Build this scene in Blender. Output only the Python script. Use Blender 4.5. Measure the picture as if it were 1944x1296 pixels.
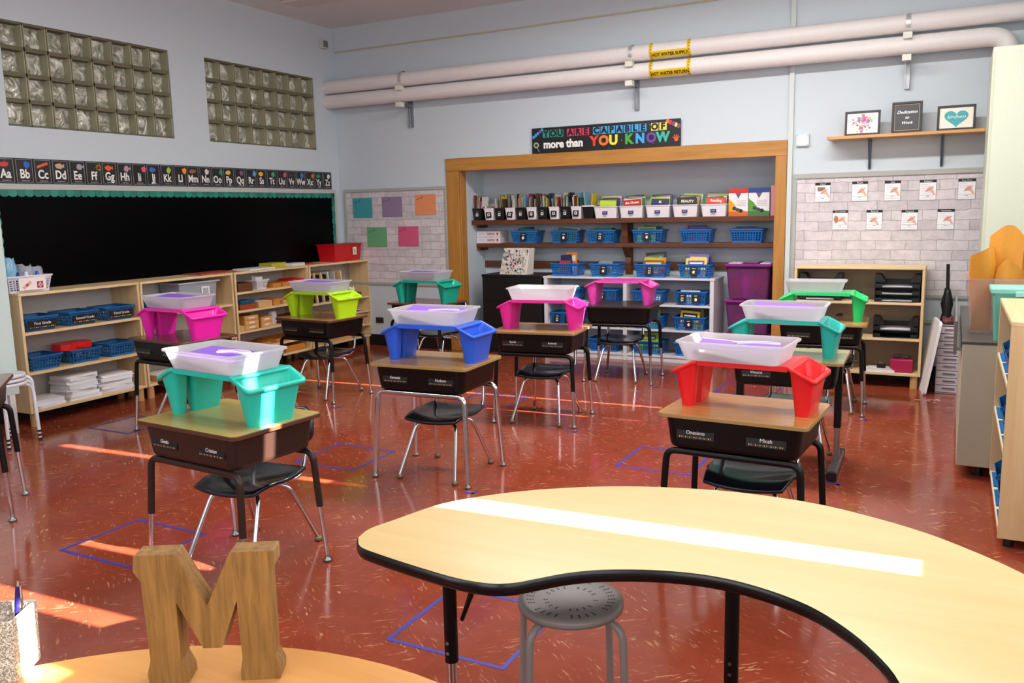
import bpy, math, random
from mathutils import Matrix, Vector
from math import sin, cos, pi, radians
random.seed(7)
for o in list(bpy.data.objects): bpy.data.objects.remove(o)
SC = bpy.context.scene
COL = SC.collection

# ------------------------------------------------------------------ camera
cam = bpy.data.cameras.new('camera'); camo = bpy.data.objects.new('camera', cam); COL.objects.link(camo)
yaw, pitch, roll, fpx = .4804, -.1528, -.0220, 1609.8
fw = Vector((-sin(yaw)*cos(pitch), cos(yaw)*cos(pitch), sin(pitch)))
r0 = Vector((cos(yaw), sin(yaw), 0)); u0 = r0.cross(fw)
rv = cos(roll)*r0+sin(roll)*u0; uv = -sin(roll)*r0+cos(roll)*u0
camo.matrix_world = Matrix(((rv.x, uv.x, -fw.x, 6.6797), (rv.y, uv.y, -fw.y, 0), (rv.z, uv.z, -fw.z, 1.5906), (0, 0, 0, 1)))
cam.sensor_width = 36; cam.lens = fpx/1944*36; cam.clip_start = .05; cam.clip_end = 100
SC.camera = camo
# ------------------------------------------------------------------ world, sun, lights, exposure
SC.view_settings.view_transform = 'Standard'; SC.view_settings.look = 'None'
SC.view_settings.exposure = 0.08; SC.view_settings.gamma = 1
w = bpy.data.worlds.new('sky'); SC.world = w; w.use_nodes = True
w.node_tree.nodes['Background'].inputs[0].default_value = (.62, .78, 1, 1)
w.node_tree.nodes['Background'].inputs[1].default_value = .6
def light(name, typ, loc, energy, color, rot=None, direction=None, **k):
    l = bpy.data.lights.new(name, typ); l.energy = energy; l.color = color
    for a, b in k.items(): setattr(l, a, b)
    o = bpy.data.objects.new(name, l); COL.objects.link(o); o.location = loc
    if direction is not None: o.rotation_euler = Vector(direction).to_track_quat('-Z', 'Y').to_euler()
    return o
EL = radians(24.5)
light('sun', 'SUN', (20, 3, 8), 55, (1, .93, .82), direction=(-cos(EL), -.041, -sin(EL)), angle=radians(.35))
# daylight at the right-wall windows, and an added fill light behind the camera
light('window_daylight_right', 'AREA', (7.70, 1.5, 2.2), 62, (.93, .96, 1), direction=(-1, .0, -.12), shape='RECTANGLE', size=5.6, size_y=1.9)
light('window_daylight_right', 'AREA', (7.70, 5.6, 2.4), 16, (.93, .96, 1), direction=(-1, .0, -.12), shape='RECTANGLE', size=2.2, size_y=1.6)
light('window_daylight_rear', 'AREA', (4.3, -1.55, 2.3), 75, (.95, .97, 1), direction=(0, 1, -.1), shape='RECTANGLE', size=5, size_y=1.8)
# ceiling fluorescents above and in front of the frame
light('ceiling_lamp_light', 'AREA', (4.9, 5.9, 3.6), 165, (1, .97, .93), direction=(0, 0, -1), shape='RECTANGLE', size=3.6, size_y=.25)
light('ceiling_lamp_light', 'AREA', (4.2, 2.8, 3.6), 50, (1, .97, .93), direction=(0, 0, -1), shape='RECTANGLE', size=5, size_y=.25)

# ------------------------------------------------------------------ materials
def lin(h):
    if isinstance(h, str): h = [int(h[i:i+2], 16)/255 for i in (0, 2, 4)]
    else: h = [c/255 for c in h]
    return tuple(c/12.92 if c <= .04045 else ((c+.055)/1.055)**2.4 for c in h)+(1,)
MC = {}
def mat(h, rough=.5, metal=0, spec=.5, trans=0, alpha=1, coat=0, emit=0, bump=0, bscale=60, vary=0, sub=0):
    key = (h, rough, metal, spec, trans, alpha, coat, emit, bump, bscale, vary, sub)
    if key in MC: return MC[key]
    m = bpy.data.materials.new('mat_%03d' % len(MC)); m.use_nodes = True; nt = m.node_tree; b = nt.nodes['Principled BSDF']
    I = b.inputs
    I['Base Color'].default_value = lin(h); I['Roughness'].default_value = rough; I['Metallic'].default_value = metal
    I['Specular IOR Level'].default_value = spec; I['Transmission Weight'].default_value = trans; I['Alpha'].default_value = alpha
    I['Coat Weight'].default_value = coat
    if sub: I['Subsurface Weight'].default_value = sub; I['Subsurface Scale'].default_value = .02
    if emit: I['Emission Color'].default_value = lin(h); I['Emission Strength'].default_value = emit
    tc = nt.nodes.new('ShaderNodeTexCoord'); nz = nt.nodes.new('ShaderNodeTexNoise'); nz.inputs['Scale'].default_value = bscale
    nt.links.new(tc.outputs['Object'], nz.inputs['Vector'])
    if bump:
        bp = nt.nodes.new('ShaderNodeBump'); bp.inputs['Strength'].default_value = bump; bp.inputs['Distance'].default_value = .01
        nt.links.new(nz.outputs[0], bp.inputs['Height']); nt.links.new(bp.outputs[0], I['Normal'])
    v = vary or .04
    mx = nt.nodes.new('ShaderNodeHueSaturation'); mr = nt.nodes.new('ShaderNodeMapRange')
    mr.inputs[3].default_value = 1-v; mr.inputs[4].default_value = 1+v
    mx.inputs['Color'].default_value = lin(h)
    nt.links.new(nz.outputs[0], mr.inputs[0]); nt.links.new(mr.outputs[0], mx.inputs['Value']); nt.links.new(mx.outputs[0], I['Base Color'])
    MC[key] = m; return m
def N(nt, t, **k):
    n = nt.nodes.new(t)
    for a, b in k.items(): setattr(n, a, b)
    return n
def wood(c1, c2, axis='X', scale=1., rough=.35, coat=.0, name='wood', cont=1.):
    key = ('w', c1, c2, axis, scale, rough, coat)
    if key in MC: return MC[key]
    m = bpy.data.materials.new(name); m.use_nodes = True; nt = m.node_tree; b = nt.nodes['Principled BSDF']; L = nt.links
    tc = N(nt, 'ShaderNodeTexCoord'); mp = N(nt, 'ShaderNodeMapping')
    s = {'X': (1.2, 14, 14), 'Y': (14, 1.2, 14), 'Z': (14, 14, 1.2)}[axis]
    mp.inputs['Scale'].default_value = tuple(a*scale for a in s)
    nz = N(nt, 'ShaderNodeTexNoise'); nz.inputs['Scale'].default_value = 2; nz.inputs['Detail'].default_value = 6; nz.inputs['Roughness'].default_value = .65; nz.inputs['Distortion'].default_value = .4
    cr = N(nt, 'ShaderNodeValToRGB'); cr.color_ramp.elements[0].color = lin(c1); cr.color_ramp.elements[1].color = lin(c2)
    cr.color_ramp.elements[0].position = .32; cr.color_ramp.elements[1].position = .68
    L.new(tc.outputs['Object'], mp.inputs[0]); L.new(mp.outputs[0], nz.inputs['Vector']); L.new(nz.outputs[0], cr.inputs[0]); L.new(cr.outputs[0], b.inputs['Base Color'])
    b.inputs['Roughness'].default_value = rough; b.inputs['Coat Weight'].default_value = coat
    MC[key] = m; return m
def floor_mat():
    m = bpy.data.materials.new('vinyl_tile_floor'); m.use_nodes = True; nt = m.node_tree; b = nt.nodes['Principled BSDF']; L = nt.links
    tc = N(nt, 'ShaderNodeTexCoord'); T = .3
    sx = N(nt, 'ShaderNodeSeparateXYZ'); L.new(tc.outputs['Object'], sx.inputs[0])
    def math_(op, a, bb=None):
        n = N(nt, 'ShaderNodeMath', operation=op)
        if isinstance(a, (int, float)): n.inputs[0].default_value = a
        else: L.new(a, n.inputs[0])
        if bb is not None:
            if isinstance(bb, (int, float)): n.inputs[1].default_value = bb
            else: L.new(bb, n.inputs[1])
        return n.outputs[0]
    ix = math_('FLOOR', math_('DIVIDE', sx.outputs[0], T)); iy = math_('FLOOR', math_('DIVIDE', sx.outputs[1], T))
    chk = math_('MODULO', math_('ADD', ix, iy), 2.)
    cell = N(nt, 'ShaderNodeCombineXYZ'); L.new(ix, cell.inputs[0]); L.new(iy, cell.inputs[1])
    wn = N(nt, 'ShaderNodeTexWhiteNoise'); L.new(cell.outputs[0], wn.inputs['Vector'])
    def flecks(rotz, s):
        rt = N(nt, 'ShaderNodeMapping'); rt.inputs['Rotation'].default_value = (0, 0, rotz); mp = N(nt, 'ShaderNodeMapping'); mp.inputs['Scale'].default_value = (13*s, 75*s, 1)
        L.new(tc.outputs['Object'], rt.inputs[0]); L.new(rt.outputs[0], mp.inputs[0])
        n = N(nt, 'ShaderNodeTexNoise'); n.inputs['Scale'].default_value = 1; n.inputs['Detail'].default_value = 3; n.inputs['Roughness'].default_value = .6; n.inputs['Distortion'].default_value = .6
        L.new(mp.outputs[0], n.inputs['Vector'])
        r = N(nt, 'ShaderNodeValToRGB'); r.color_ramp.elements[0].position = .595; r.color_ramp.elements[1].position = .67
        L.new(n.outputs[0], r.inputs[0]); return r.outputs[0]
    f1 = flecks(radians(38), 1); f2 = flecks(radians(-40), 1)
    mx = N(nt, 'ShaderNodeMix'); mx.data_type = 'FLOAT'; L.new(chk, mx.inputs[0]); L.new(f1, mx.inputs[2]); L.new(f2, mx.inputs[3])
    # base variation
    n2 = N(nt, 'ShaderNodeTexNoise'); n2.inputs['Scale'].default_value = 9; n2.inputs['Detail'].default_value = 5; L.new(tc.outputs['Object'], n2.inputs['Vector'])
    cr = N(nt, 'ShaderNodeValToRGB'); cr.color_ramp.elements[0].color = lin('893b26'); cr.color_ramp.elements[1].color = lin('96452f')
    cr.color_ramp.elements[0].position = .2; cr.color_ramp.elements[1].position = .8; L.new(n2.outputs[0], cr.inputs[0])
    hs = N(nt, 'ShaderNodeHueSaturation'); mr = N(nt, 'ShaderNodeMapRange'); mr.inputs[3].default_value = .94; mr.inputs[4].default_value = 1.06
    L.new(wn.outputs[0], mr.inputs[0]); L.new(mr.outputs[0], hs.inputs['Value']); L.new(cr.outputs[0], hs.inputs['Color'])
    mc = N(nt, 'ShaderNodeMix'); mc.data_type = 'RGBA'; mc.inputs[7].default_value = lin('dba880')
    nc = N(nt, 'ShaderNodeTexNoise'); nc.inputs['Scale'].default_value = 6; nc.inputs['Detail'].default_value = 2; L.new(tc.outputs['Object'], nc.inputs['Vector'])
    mrc = N(nt, 'ShaderNodeMapRange'); mrc.inputs[1].default_value = .42; mrc.inputs[2].default_value = .62; mrc.inputs[3].default_value = .08; mrc.inputs[4].default_value = .75; L.new(nc.outputs[0], mrc.inputs[0])
    mf = math_('MULTIPLY', mx.outputs[0], mrc.outputs[0]); L.new(mf, mc.inputs[0]); L.new(hs.outputs[0], mc.inputs[6])
    # joints
    fx = math_('FRACT', math_('DIVIDE', sx.outputs[0], T)); fy = math_('FRACT', math_('DIVIDE', sx.outputs[1], T))
    ex = math_('ABSOLUTE', math_('SUBTRACT', fx, .5)); ey = math_('ABSOLUTE', math_('SUBTRACT', fy, .5))
    j = math_('GREATER_THAN', math_('MAXIMUM', ex, ey), .4945)
    mj = N(nt, 'ShaderNodeMix'); mj.data_type = 'RGBA'; mj.inputs[7].default_value = lin('6a2a20'); L.new(math_('MULTIPLY', j, .25), mj.inputs[0]); L.new(mc.outputs[2], mj.inputs[6])
    L.new(mj.outputs[2], b.inputs['Base Color'])
    n3 = N(nt, 'ShaderNodeTexNoise'); n3.inputs['Scale'].default_value = 3.; n3.inputs['Detail'].default_value = 4; L.new(tc.outputs['Object'], n3.inputs['Vector'])
    m3 = N(nt, 'ShaderNodeMapRange'); m3.inputs[3].default_value = .06; m3.inputs[4].default_value = .2; L.new(n3.outputs[0], m3.inputs[0]); L.new(m3.outputs[0], b.inputs['Roughness'])
    b.inputs['IOR'].default_value = 1.55
    bp = N(nt, 'ShaderNodeBump'); bp.inputs['Strength'].default_value = .02; bp.inputs['Distance'].default_value = .01
    n4 = N(nt, 'ShaderNodeTexNoise'); n4.inputs['Scale'].default_value = 7; L.new(tc.outputs['Object'], n4.inputs['Vector']); L.new(n4.outputs[0], bp.inputs['Height']); L.new(bp.outputs[0], b.inputs['Normal'])
    return m
def brick_mat():
    m = bpy.data.materials.new('white_brick_paper'); m.use_nodes = True; nt = m.node_tree; b = nt.nodes['Principled BSDF']; L = nt.links
    tc = N(nt, 'ShaderNodeTexCoord'); sx = N(nt, 'ShaderNodeSeparateXYZ'); cb = N(nt, 'ShaderNodeCombineXYZ')
    L.new(tc.outputs['Object'], sx.inputs[0]); L.new(sx.outputs[0], cb.inputs[0]); L.new(sx.outputs[2], cb.inputs[1])
    nd = N(nt, 'ShaderNodeTexNoise'); nd.inputs['Scale'].default_value = 9; nd.inputs['Detail'].default_value = 4; L.new(cb.outputs[0], nd.inputs['Vector'])
    md = N(nt, 'ShaderNodeMix'); md.data_type = 'VECTOR'; md.inputs[0].default_value = .03; L.new(cb.outputs[0], md.inputs[4]); L.new(nd.outputs['Color'], md.inputs[5])
    br = N(nt, 'ShaderNodeTexBrick'); L.new(md.outputs[1], br.inputs['Vector'])
    br.inputs['Color1'].default_value = lin('d6cfd3'); br.inputs['Color2'].default_value = lin('bfb8bd'); br.inputs['Mortar'].default_value = lin('9a949a')
    br.inputs['Scale'].default_value = 1; br.inputs['Brick Width'].default_value = .24; br.inputs['Row Height'].default_value = .085; br.inputs['Mortar Size'].default_value = .005; br.inputs['Mortar Smooth'].default_value = 1; br.inputs['Bias'].default_value = -.2
    n2 = N(nt, 'ShaderNodeTexNoise'); n2.inputs['Scale'].default_value = 14; n2.inputs['Detail'].default_value = 7; n2.inputs['Roughness'].default_value = .7; L.new(cb.outputs[0], n2.inputs['Vector'])
    mr = N(nt, 'ShaderNodeMapRange'); mr.inputs[3].default_value = .62; mr.inputs[4].default_value = 1.35; L.new(n2.outputs[0], mr.inputs[0])
    hs = N(nt, 'ShaderNodeHueSaturation'); L.new(mr.outputs[0], hs.inputs['Value']); L.new(br.outputs['Color'], hs.inputs['Color']); L.new(hs.outputs[0], b.inputs['Base Color'])
    b.inputs['Roughness'].default_value = .7
    return m
def glassblock_mat():
    m = bpy.data.materials.new('wavy_glass'); m.use_nodes = True; nt = m.node_tree; b = nt.nodes['Principled BSDF']; L = nt.links
    tc = N(nt, 'ShaderNodeTexCoord'); nz = N(nt, 'ShaderNodeTexNoise'); nz.inputs['Scale'].default_value = 10; nz.inputs['Detail'].default_value = 2; nz.inputs['Distortion'].default_value = 1.2
    L.new(tc.outputs['Object'], nz.inputs['Vector'])
    cr = N(nt, 'ShaderNodeValToRGB'); e = cr.color_ramp.elements
    e[0].position = .3; e[0].color = lin('7d7c6c'); e[1].position = .72; e[1].color = lin('f0ece0'); a = e.new(.5); a.color = lin('aaa898')
    L.new(nz.outputs[0], cr.inputs[0]); L.new(cr.outputs[0], b.inputs['Base Color']); L.new(cr.outputs[0], b.inputs['Emission Color']); b.inputs['Emission Strength'].default_value = .12  # pale ramp tones and glow paint daylight and highlights into the glass
    bp = N(nt, 'ShaderNodeBump'); bp.inputs['Strength'].default_value = 1; bp.inputs['Distance'].default_value = .06; L.new(nz.outputs[0], bp.inputs['Height']); L.new(bp.outputs[0], b.inputs['Normal'])
    b.inputs['Roughness'].default_value = .12; b.inputs['IOR'].default_value = 1.7; b.inputs['Metallic'].default_value = .15
    return m
def speckle_mat(base, cols, scale=40, rough=.5, thr=.62):
    m = bpy.data.materials.new('speckled'); m.use_nodes = True; nt = m.node_tree; b = nt.nodes['Principled BSDF']; L = nt.links
    tc = N(nt, 'ShaderNodeTexCoord'); v = N(nt, 'ShaderNodeTexVoronoi'); v.inputs['Scale'].default_value = scale; L.new(tc.outputs['Object'], v.inputs['Vector'])
    sp = N(nt, 'ShaderNodeSeparateColor'); L.new(v.outputs['Color'], sp.inputs[0])
    cr = N(nt, 'ShaderNodeValToRGB'); cr.color_ramp.interpolation = 'CONSTANT'; e = cr.color_ramp.elements
    e[0].color = lin(base); e[1].position = thr; e[1].color = lin(cols[0])
    for i, c in enumerate(cols[1:]): a = e.new(thr+(1-thr)*(i+1)/len(cols)); a.color = lin(c)
    L.new(sp.outputs[0], cr.inputs[0]); L.new(cr.outputs[0], b.inputs['Base Color']); b.inputs['Roughness'].default_value = rough
    return m

WALL = mat('c6d1d9', .55, bump=.05, bscale=90, vary=.02)
MAPLE = wood('d9bb8a', 'e6cda2', 'X', .5, .38)
MAPLE_Z = wood('d2b180', 'e2c798', 'Z', .5, .4)
MAPLE_D = wood('b88c56', 'cda56c', 'Z', .5, .45)
OAK = wood('a5702c', 'c08a44', 'X', .8, .35)
OAK_Z = wood('a5702c', 'bc8640', 'Z', .8, .35)
DWOOD = wood('4f2a16', '6e3d20', 'X', .8, .5)
DESKT = wood('8a6236', 'b08850', 'X', 1.3, .22, .2)
DESKT2 = wood('a8743c', 'c89458', 'X', 1.3, .22, .2)
DESKT3 = wood('582e1c', '7a4428', 'X', 1.3, .22, .2)
DESKT4 = wood('988a5e', 'b0a070', 'X', .3, .2, .25)
DESKT5 = wood('b09448', 'c8ac5e', 'X', .3, .2, .25)
DESKT6 = mat('33241f', .3, coat=.2)
EDGE_D = mat('5a3420', .4); EDGE_L = mat('a8854e', .4)
KID = wood('d8ba7e', 'e2c890', 'X', .35, .3, .1)
KIDEDGE = mat('0e0c0d', .25)
RTOP = wood('cf8f48', 'dca25c', 'X', .4, .28, .1)
MWOOD = wood('73501f', 'a87c42', 'Z', 2.2, .55)
CHROME = mat('d8d8dc', .12, 1)
STEEL = mat('9a9ca0', .3, 1)
BLACKM = mat('070607', .36, spec=.3); BROWNM = mat('2e1d17', .4, spec=.4); BLACKP = mat('121113', .35)
SEAT = mat('0d141d', .22, coat=.3)
WHITE = mat('efeef0', .4); PAPER = mat('ecebee', .7); WPLAST = mat('e4e0ea', .3)
BLUEB = mat('1670c0', .35); CYAN = mat('3fa9dc', .4)
BLACK = mat('0a0a0b', .5); GREYM = mat('9a9c9a', .5)
PURP = mat('8a5cd0', .5, sub=0)
TAPE = mat('3338a0', .5)
GLASSB = glassblock_mat(); BRICK = brick_mat()
def milky():
    m = bpy.data.materials.new('translucent_white_plastic'); m.use_nodes = True; nt = m.node_tree; L = nt.links; b = nt.nodes['Principled BSDF']
    b.inputs['Base Color'].default_value = lin('e6e4ea'); b.inputs['Roughness'].default_value = .3
    t = N(nt, 'ShaderNodeBsdfTranslucent'); t.inputs[0].default_value = lin('e6e4ea'); tr = N(nt, 'ShaderNodeBsdfTransparent')
    a = N(nt, 'ShaderNodeMixShader'); a.inputs[0].default_value = .45; c = N(nt, 'ShaderNodeMixShader'); c.inputs[0].default_value = .36
    L.new(b.outputs[0], a.inputs[1]); L.new(t.outputs[0], a.inputs[2]); L.new(a.outputs[0], c.inputs[1]); L.new(tr.outputs[0], c.inputs[2]); L.new(c.outputs[0], nt.nodes['Material Output'].inputs[0]); return m
MILKY = milky()
def clear(h, amt, rough=.1):
    m = bpy.data.materials.new('clear_plastic'); m.use_nodes = True; nt = m.node_tree; L = nt.links; b = nt.nodes['Principled BSDF']
    b.inputs['Base Color'].default_value = lin(h); b.inputs['Roughness'].default_value = rough
    tr = N(nt, 'ShaderNodeBsdfTransparent'); tr.inputs[0].default_value = lin(h)
    c = N(nt, 'ShaderNodeMixShader'); c.inputs[0].default_value = amt
    L.new(b.outputs[0], c.inputs[1]); L.new(tr.outputs[0], c.inputs[2]); L.new(c.outputs[0], nt.nodes['Material Output'].inputs[0]); return m
CLEAR = clear('f2ecec', .87); PURPLE_CLEAR = clear('d488cc', .86); BAG = clear('e6eaf2', .6)

# ------------------------------------------------------------------ mesh builder
class MB:
    def __init__(s): s.v = []; s.f = []; s.m = []; s.sm = []; s.mats = []; s.T = None
    def mi(s, m):
        if m not in s.mats: s.mats.append(m)
        return s.mats.index(m)
    def add(s, vs, fs, m, smooth=False):
        b = len(s.v); k = s.mi(m)
        s.v += [tuple(s.T @ Vector(q)) for q in vs] if s.T else [tuple(q) for q in vs]
        for f in fs: s.f.append([b+i for i in f]); s.m.append(k); s.sm.append(smooth)
        return s
    def box(s, x0, x1, y0, y1, z0, z1, m):
        return s.add([(x0,y0,z0),(x1,y0,z0),(x1,y1,z0),(x0,y1,z0),(x0,y0,z1),(x1,y0,z1),(x1,y1,z1),(x0,y1,z1)],
              [(0,3,2,1),(4,5,6,7),(0,1,5,4),(1,2,6,5),(2,3,7,6),(3,0,4,7)], m)
    def loft(s, rings, m, c0=True, c1=True, smooth=False, closed=True):
        n = len(rings[0]); vs = [p for r in rings for p in r]; fs = []
        for i in range(len(rings)-1):
            for j in range(n if closed else n-1):
                a = i*n+j; b = i*n+(j+1) % n; fs.append((a, b, b+n, a+n))
        s.add(vs, fs, m, smooth)
        if c0: s.add(rings[0], [tuple(range(n))[::-1]], m)
        if c1: s.add(rings[-1], [tuple(range(n))], m)
        return s
    def prism(s, poly, z0, z1, m, top=None, plane='xy'):
        def P(p, z): return (p[0], p[1], z) if plane == 'xy' else (p[0], z, p[1])
        a = [P(p, z0) for p in poly]; b = [P(p, z1) for p in poly]
        s.loft([a, b], m, c1=False); s.add(b, [tuple(range(len(b)))], top or m); return s
    def tube(s, pts, r, m, n=10, cap=True):
        pts = [Vector(p) for p in pts]; rings = []; prev = None
        for i, p in enumerate(pts):
            d = (pts[min(i+1, len(pts)-1)]-pts[max(i-1, 0)]).normalized()
            if prev is None: a = d.orthogonal().normalized()
            else: a = (prev-d*prev.dot(d)).normalized()
            prev = a; b = d.cross(a); rr = r[i] if isinstance(r, (list, tuple)) else r
            rings.append([tuple(p+a*rr*cos(2*pi*k/n)+b*rr*sin(2*pi*k/n)) for k in range(n)])
        return s.loft(rings, m, cap, cap, True)
    def cyl(s, c, r0, r1, z0, z1, m, n=20):
        return s.loft([[(c[0]+r*cos(2*pi*k/n), c[1]+r*sin(2*pi*k/n), z) for k in range(n)] for r, z in ((r0, z0), (r1, z1))], m, smooth=True)
    def lathe(s, prof, m, n=24, c=(0, 0)):
        return s.loft([[(c[0]+r*cos(2*pi*k/n), c[1]+r*sin(2*pi*k/n), z) for k in range(n)] for r, z in prof], m, smooth=True)
    def build(s, name, parent=None, bevel=0, loc=None, rz=0):
        me = bpy.data.meshes.new(name); me.from_pydata(s.v, [], s.f)
        for m in s.mats: me.materials.append(m)
        me.polygons.foreach_set('material_index', s.m); me.polygons.foreach_set('use_smooth', s.sm); me.update()
        o = bpy.data.objects.new(name, me); COL.objects.link(o)
        if parent: o.parent = parent
        if loc: o.location = loc
        o.rotation_euler.z = rz
        if bevel:
            b = o.modifiers.new('bevel', 'BEVEL'); b.width = bevel; b.segments = 2; b.limit_method = 'ANGLE'
        return o
def bez(pts, n=8):
    """rounded polyline: Catmull-Rom"""
    P = [Vector(p) for p in pts]; out = []
    for i in range(len(P)-1):
        p0 = P[max(i-1, 0)]; p1 = P[i]; p2 = P[i+1]; p3 = P[min(i+2, len(P)-1)]
        for k in range(n):
            t = k/n; out.append(.5*((2*p1)+(p2-p0)*t+(2*p0-5*p1+4*p2-p3)*t*t+(3*p1-p0-3*p2+p3)*t**3))
    return out+[P[-1]]
def fillet(pts, r, n=5):
    P = [Vector(p) for p in pts]; out = [P[0]]
    for i in range(1, len(P)-1):
        a = (P[i-1]-P[i]); b = (P[i+1]-P[i]); rr = min(r, a.length*.49, b.length*.49)
        A = P[i]+a.normalized()*rr; B = P[i]+b.normalized()*rr
        for k in range(n+1):
            t = k/n; out.append(A*(1-t)**2+P[i]*2*t*(1-t)+B*t*t)
    return out+[P[-1]]
def rrect(w, d, r, z=0, cx=0, cy=0, n=4):
    o = []
    for (sx, sy, a0) in ((1, 1, 0), (-1, 1, 90), (-1, -1, 180), (1, -1, 270)):
        for k in range(n+1):
            a = radians(a0+90*k/n); o.append((cx+sx*(w/2-r)+r*cos(a), cy+sy*(d/2-r)+r*sin(a), z))
    return o
def tub(mb, w0, d0, w1, d1, h, r, m, t=.004, lip=.012, cx=0, cy=0, z=0, liph=.008):
    """open tapered container with wall thickness and turned lip"""
    R = lambda w, d, rr, zz: rrect(w, d, rr, zz, cx, cy)
    mb.loft([R(w0, d0, r, z), R(w1, d1, r, z+h-liph), R(w1+2*lip, d1+2*lip, r+lip, z+h-liph), R(w1+2*lip, d1+2*lip, r+lip, z+h), R(w1-2*t, d1-2*t, r, z+h), R(w0-2*t, d0-2*t, r, z+t)], m)
    return mb
def tag(o, label=None, cat=None, group=None, kind=None):
    if label: o['label'] = label
    if cat: o['category'] = cat
    if group: o['group'] = group
    if kind: o['kind'] = kind
    return o
def thing(name, loc, rz, label, cat, group=None):
    o = bpy.data.objects.new(name, None); COL.objects.link(o); o.location = loc; o.rotation_euler = (0, 0, rz); o.empty_display_size = .1
    return tag(o, label, cat, group)
def struct(o): o['kind'] = 'structure'; return o
def copy_tree(o, parent=None):
    c = o.copy(); COL.objects.link(c); c.parent = parent
    for k in ('label',):
        if k in c and parent is None: del c[k]
    for ch in list(o.children): copy_tree(ch, c)
    return c
DG = [None]
def text(s, size, m, parent, name='lettering', loc=(0, 0, 0), align='CENTER', bold=0, wall=True, shear=0, sx=1, rot=None, ext=.0006):
    cu = bpy.data.curves.new('t', 'FONT'); cu.body = s; cu.size = size; cu.align_x = align; cu.align_y = 'CENTER'; cu.extrude = ext; cu.offset = bold; cu.shear = shear; cu.resolution_u = 3
    cu.space_line = 1.1
    t = bpy.data.objects.new('t', cu); COL.objects.link(t)
    dg = bpy.context.evaluated_depsgraph_get(); me = bpy.data.meshes.new_from_object(t.evaluated_get(dg))
    bpy.data.objects.remove(t); me.materials.clear(); me.materials.append(m)
    M = Matrix.Diagonal((sx, 1, 1, 1))
    if wall: M = Matrix.Rotation(pi/2, 4, 'X') @ M
    if rot: M = Matrix.Rotation(rot, 4, 'Y') @ M
    me.transform(Matrix.Translation(loc) @ M)
    o = bpy.data.objects.new(name, me); COL.objects.link(o); o.parent = parent; me.name = name
    return o

# ================================================================== ROOM SHELL
XR, YF, D, H = 7.9, -1.8, 8.36, 3.765
FL = MB().box(-.2, XR+.2, YF-.2, D+.7, -.1, 0, floor_mat()).build('floor'); struct(FL)
struct(MB().box(-.2, XR+.2, YF-.2, D+.7, H, H+.1, mat('dcdedd', .7)).build('ceiling'))
B = .2032; ZT = 3.157; ZB = ZT-4*B; W2R = 12.99-5.006; W2L = W2R-8*B; W1R = W2L-.437; W1L = W1R-8*B
mb = MB(); t = -.2
mb.box(t, 0, YF, D+.7, 0, ZB, WALL); mb.box(t, 0, YF, D+.7, ZT, H, WALL)
mb.box(t, 0, YF, W1L, ZB, ZT, WALL); mb.box(t, 0, W1R, W2L, ZB, ZT, WALL); mb.box(t, 0, W2R, D+.7, ZB, ZT, WALL)
struct(mb.build('wall_left'))
NX0, NX1, NZ, NY = 1.70, 5.157, 2.044, 8.92
mb = MB(); mb.box(0, NX0, D, D+.05, 0, H, WALL); mb.box(NX1, XR, D, D+.05, 0, H, WALL); mb.box(NX0, NX1, D, D+.05, NZ, H, WALL)
mb.box(NX0-.05, NX0, D+.05, NY, 0, NZ, WALL); mb.box(NX1, NX1+.05, D+.05, NY, 0, NZ, WALL); mb.box(NX0-.05, NX1+.05, NY, NY+.05, 0, NZ+.05, WALL); mb.box(NX0-.05, NX1+.05, D+.05, NY, NZ, NZ+.05, WALL)
struct(mb.build('wall_back'))
mb = MB(); mb.box(XR, XR+.15, YF, D, 0, 1.0, WALL); mb.box(XR, XR+.15, YF, D, 3.3, H, WALL)
wins = [(-1.4, 1.5), (1.8, 4.4), (4.7, 7.1)]
ys = [YF]+[v for a in wins for v in a]+[D]
for i in range(0, len(ys), 2): mb.box(XR, XR+.15, ys[i], ys[i+1], 1.0, 3.3, WALL)
struct(mb.build('wall_right'))
struct(MB().box(-.2, XR+.2, YF-.15, YF, 0, H, WALL).build('wall_rear'))
# right-hand windows: frames, and closed shades with slits the sun comes through
SHADE = mat('e8e6e0', .8)
#slits = [(2.14, 2.15, 0), (2.50, .085, 1), (2.76, .06, 0), (3.93, .05, 0), (4.62, .03, 0), (6.02, .025, 0), (6.36, .04, 0), (1.15, .0, 0)]
# slits left between the closed shades: (y, width, z from, z to)
SL = [(2.27, .105, 1.29, 3.15), (2.82, .055, 1.92, 3.2), (4.06, .055, 1.95, 3.13), (4.70, .02, 1.83, 2.4), (6.12, .022, 1.5, 3.0), (6.60, .032, 1.5, 3.13), (1.088, .045, 1.97, 2.16)]
for i, (a, b) in enumerate(wins):
    r = thing('window_%d' % (i+3), (XR, a, 1.0), 0, None, None); r['kind'] = 'structure'
    MB().box(.0, .1, 0, .05, 0, 2.3, WHITE).box(0, .1, b-a-.05, b-a, 0, 2.3, WHITE).box(0, .1, 0, b-a, 0, .05, WHITE).box(0, .1, 0, b-a, 2.25, 2.3, WHITE).build('window_frame', r)
    mb = MB()
    y_ = a+.02
    for (c, w_, z0, z1) in sorted(SL):
        if not a < c < b: continue
        mb.box(.04, .05, y_-a, c-w_/2-a, .03, 2.28, SHADE); mb.box(.04, .05, c-w_/2-a, c+w_/2-a, .03, z0-1, SHADE); mb.box(.04, .05, c-w_/2-a, c+w_/2-a, z1-1, 2.28, SHADE); y_ = c+w_/2
    mb.box(.04, .05, y_-a, b-.02-a, .03, 2.28, SHADE)
    mb.build('window_shade', r)
r = thing('window_6', (1.8, YF, 1.2), 0, None, None); r['kind'] = 'structure'  # unseen window added on the solid rear wall to go with the fill light
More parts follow.
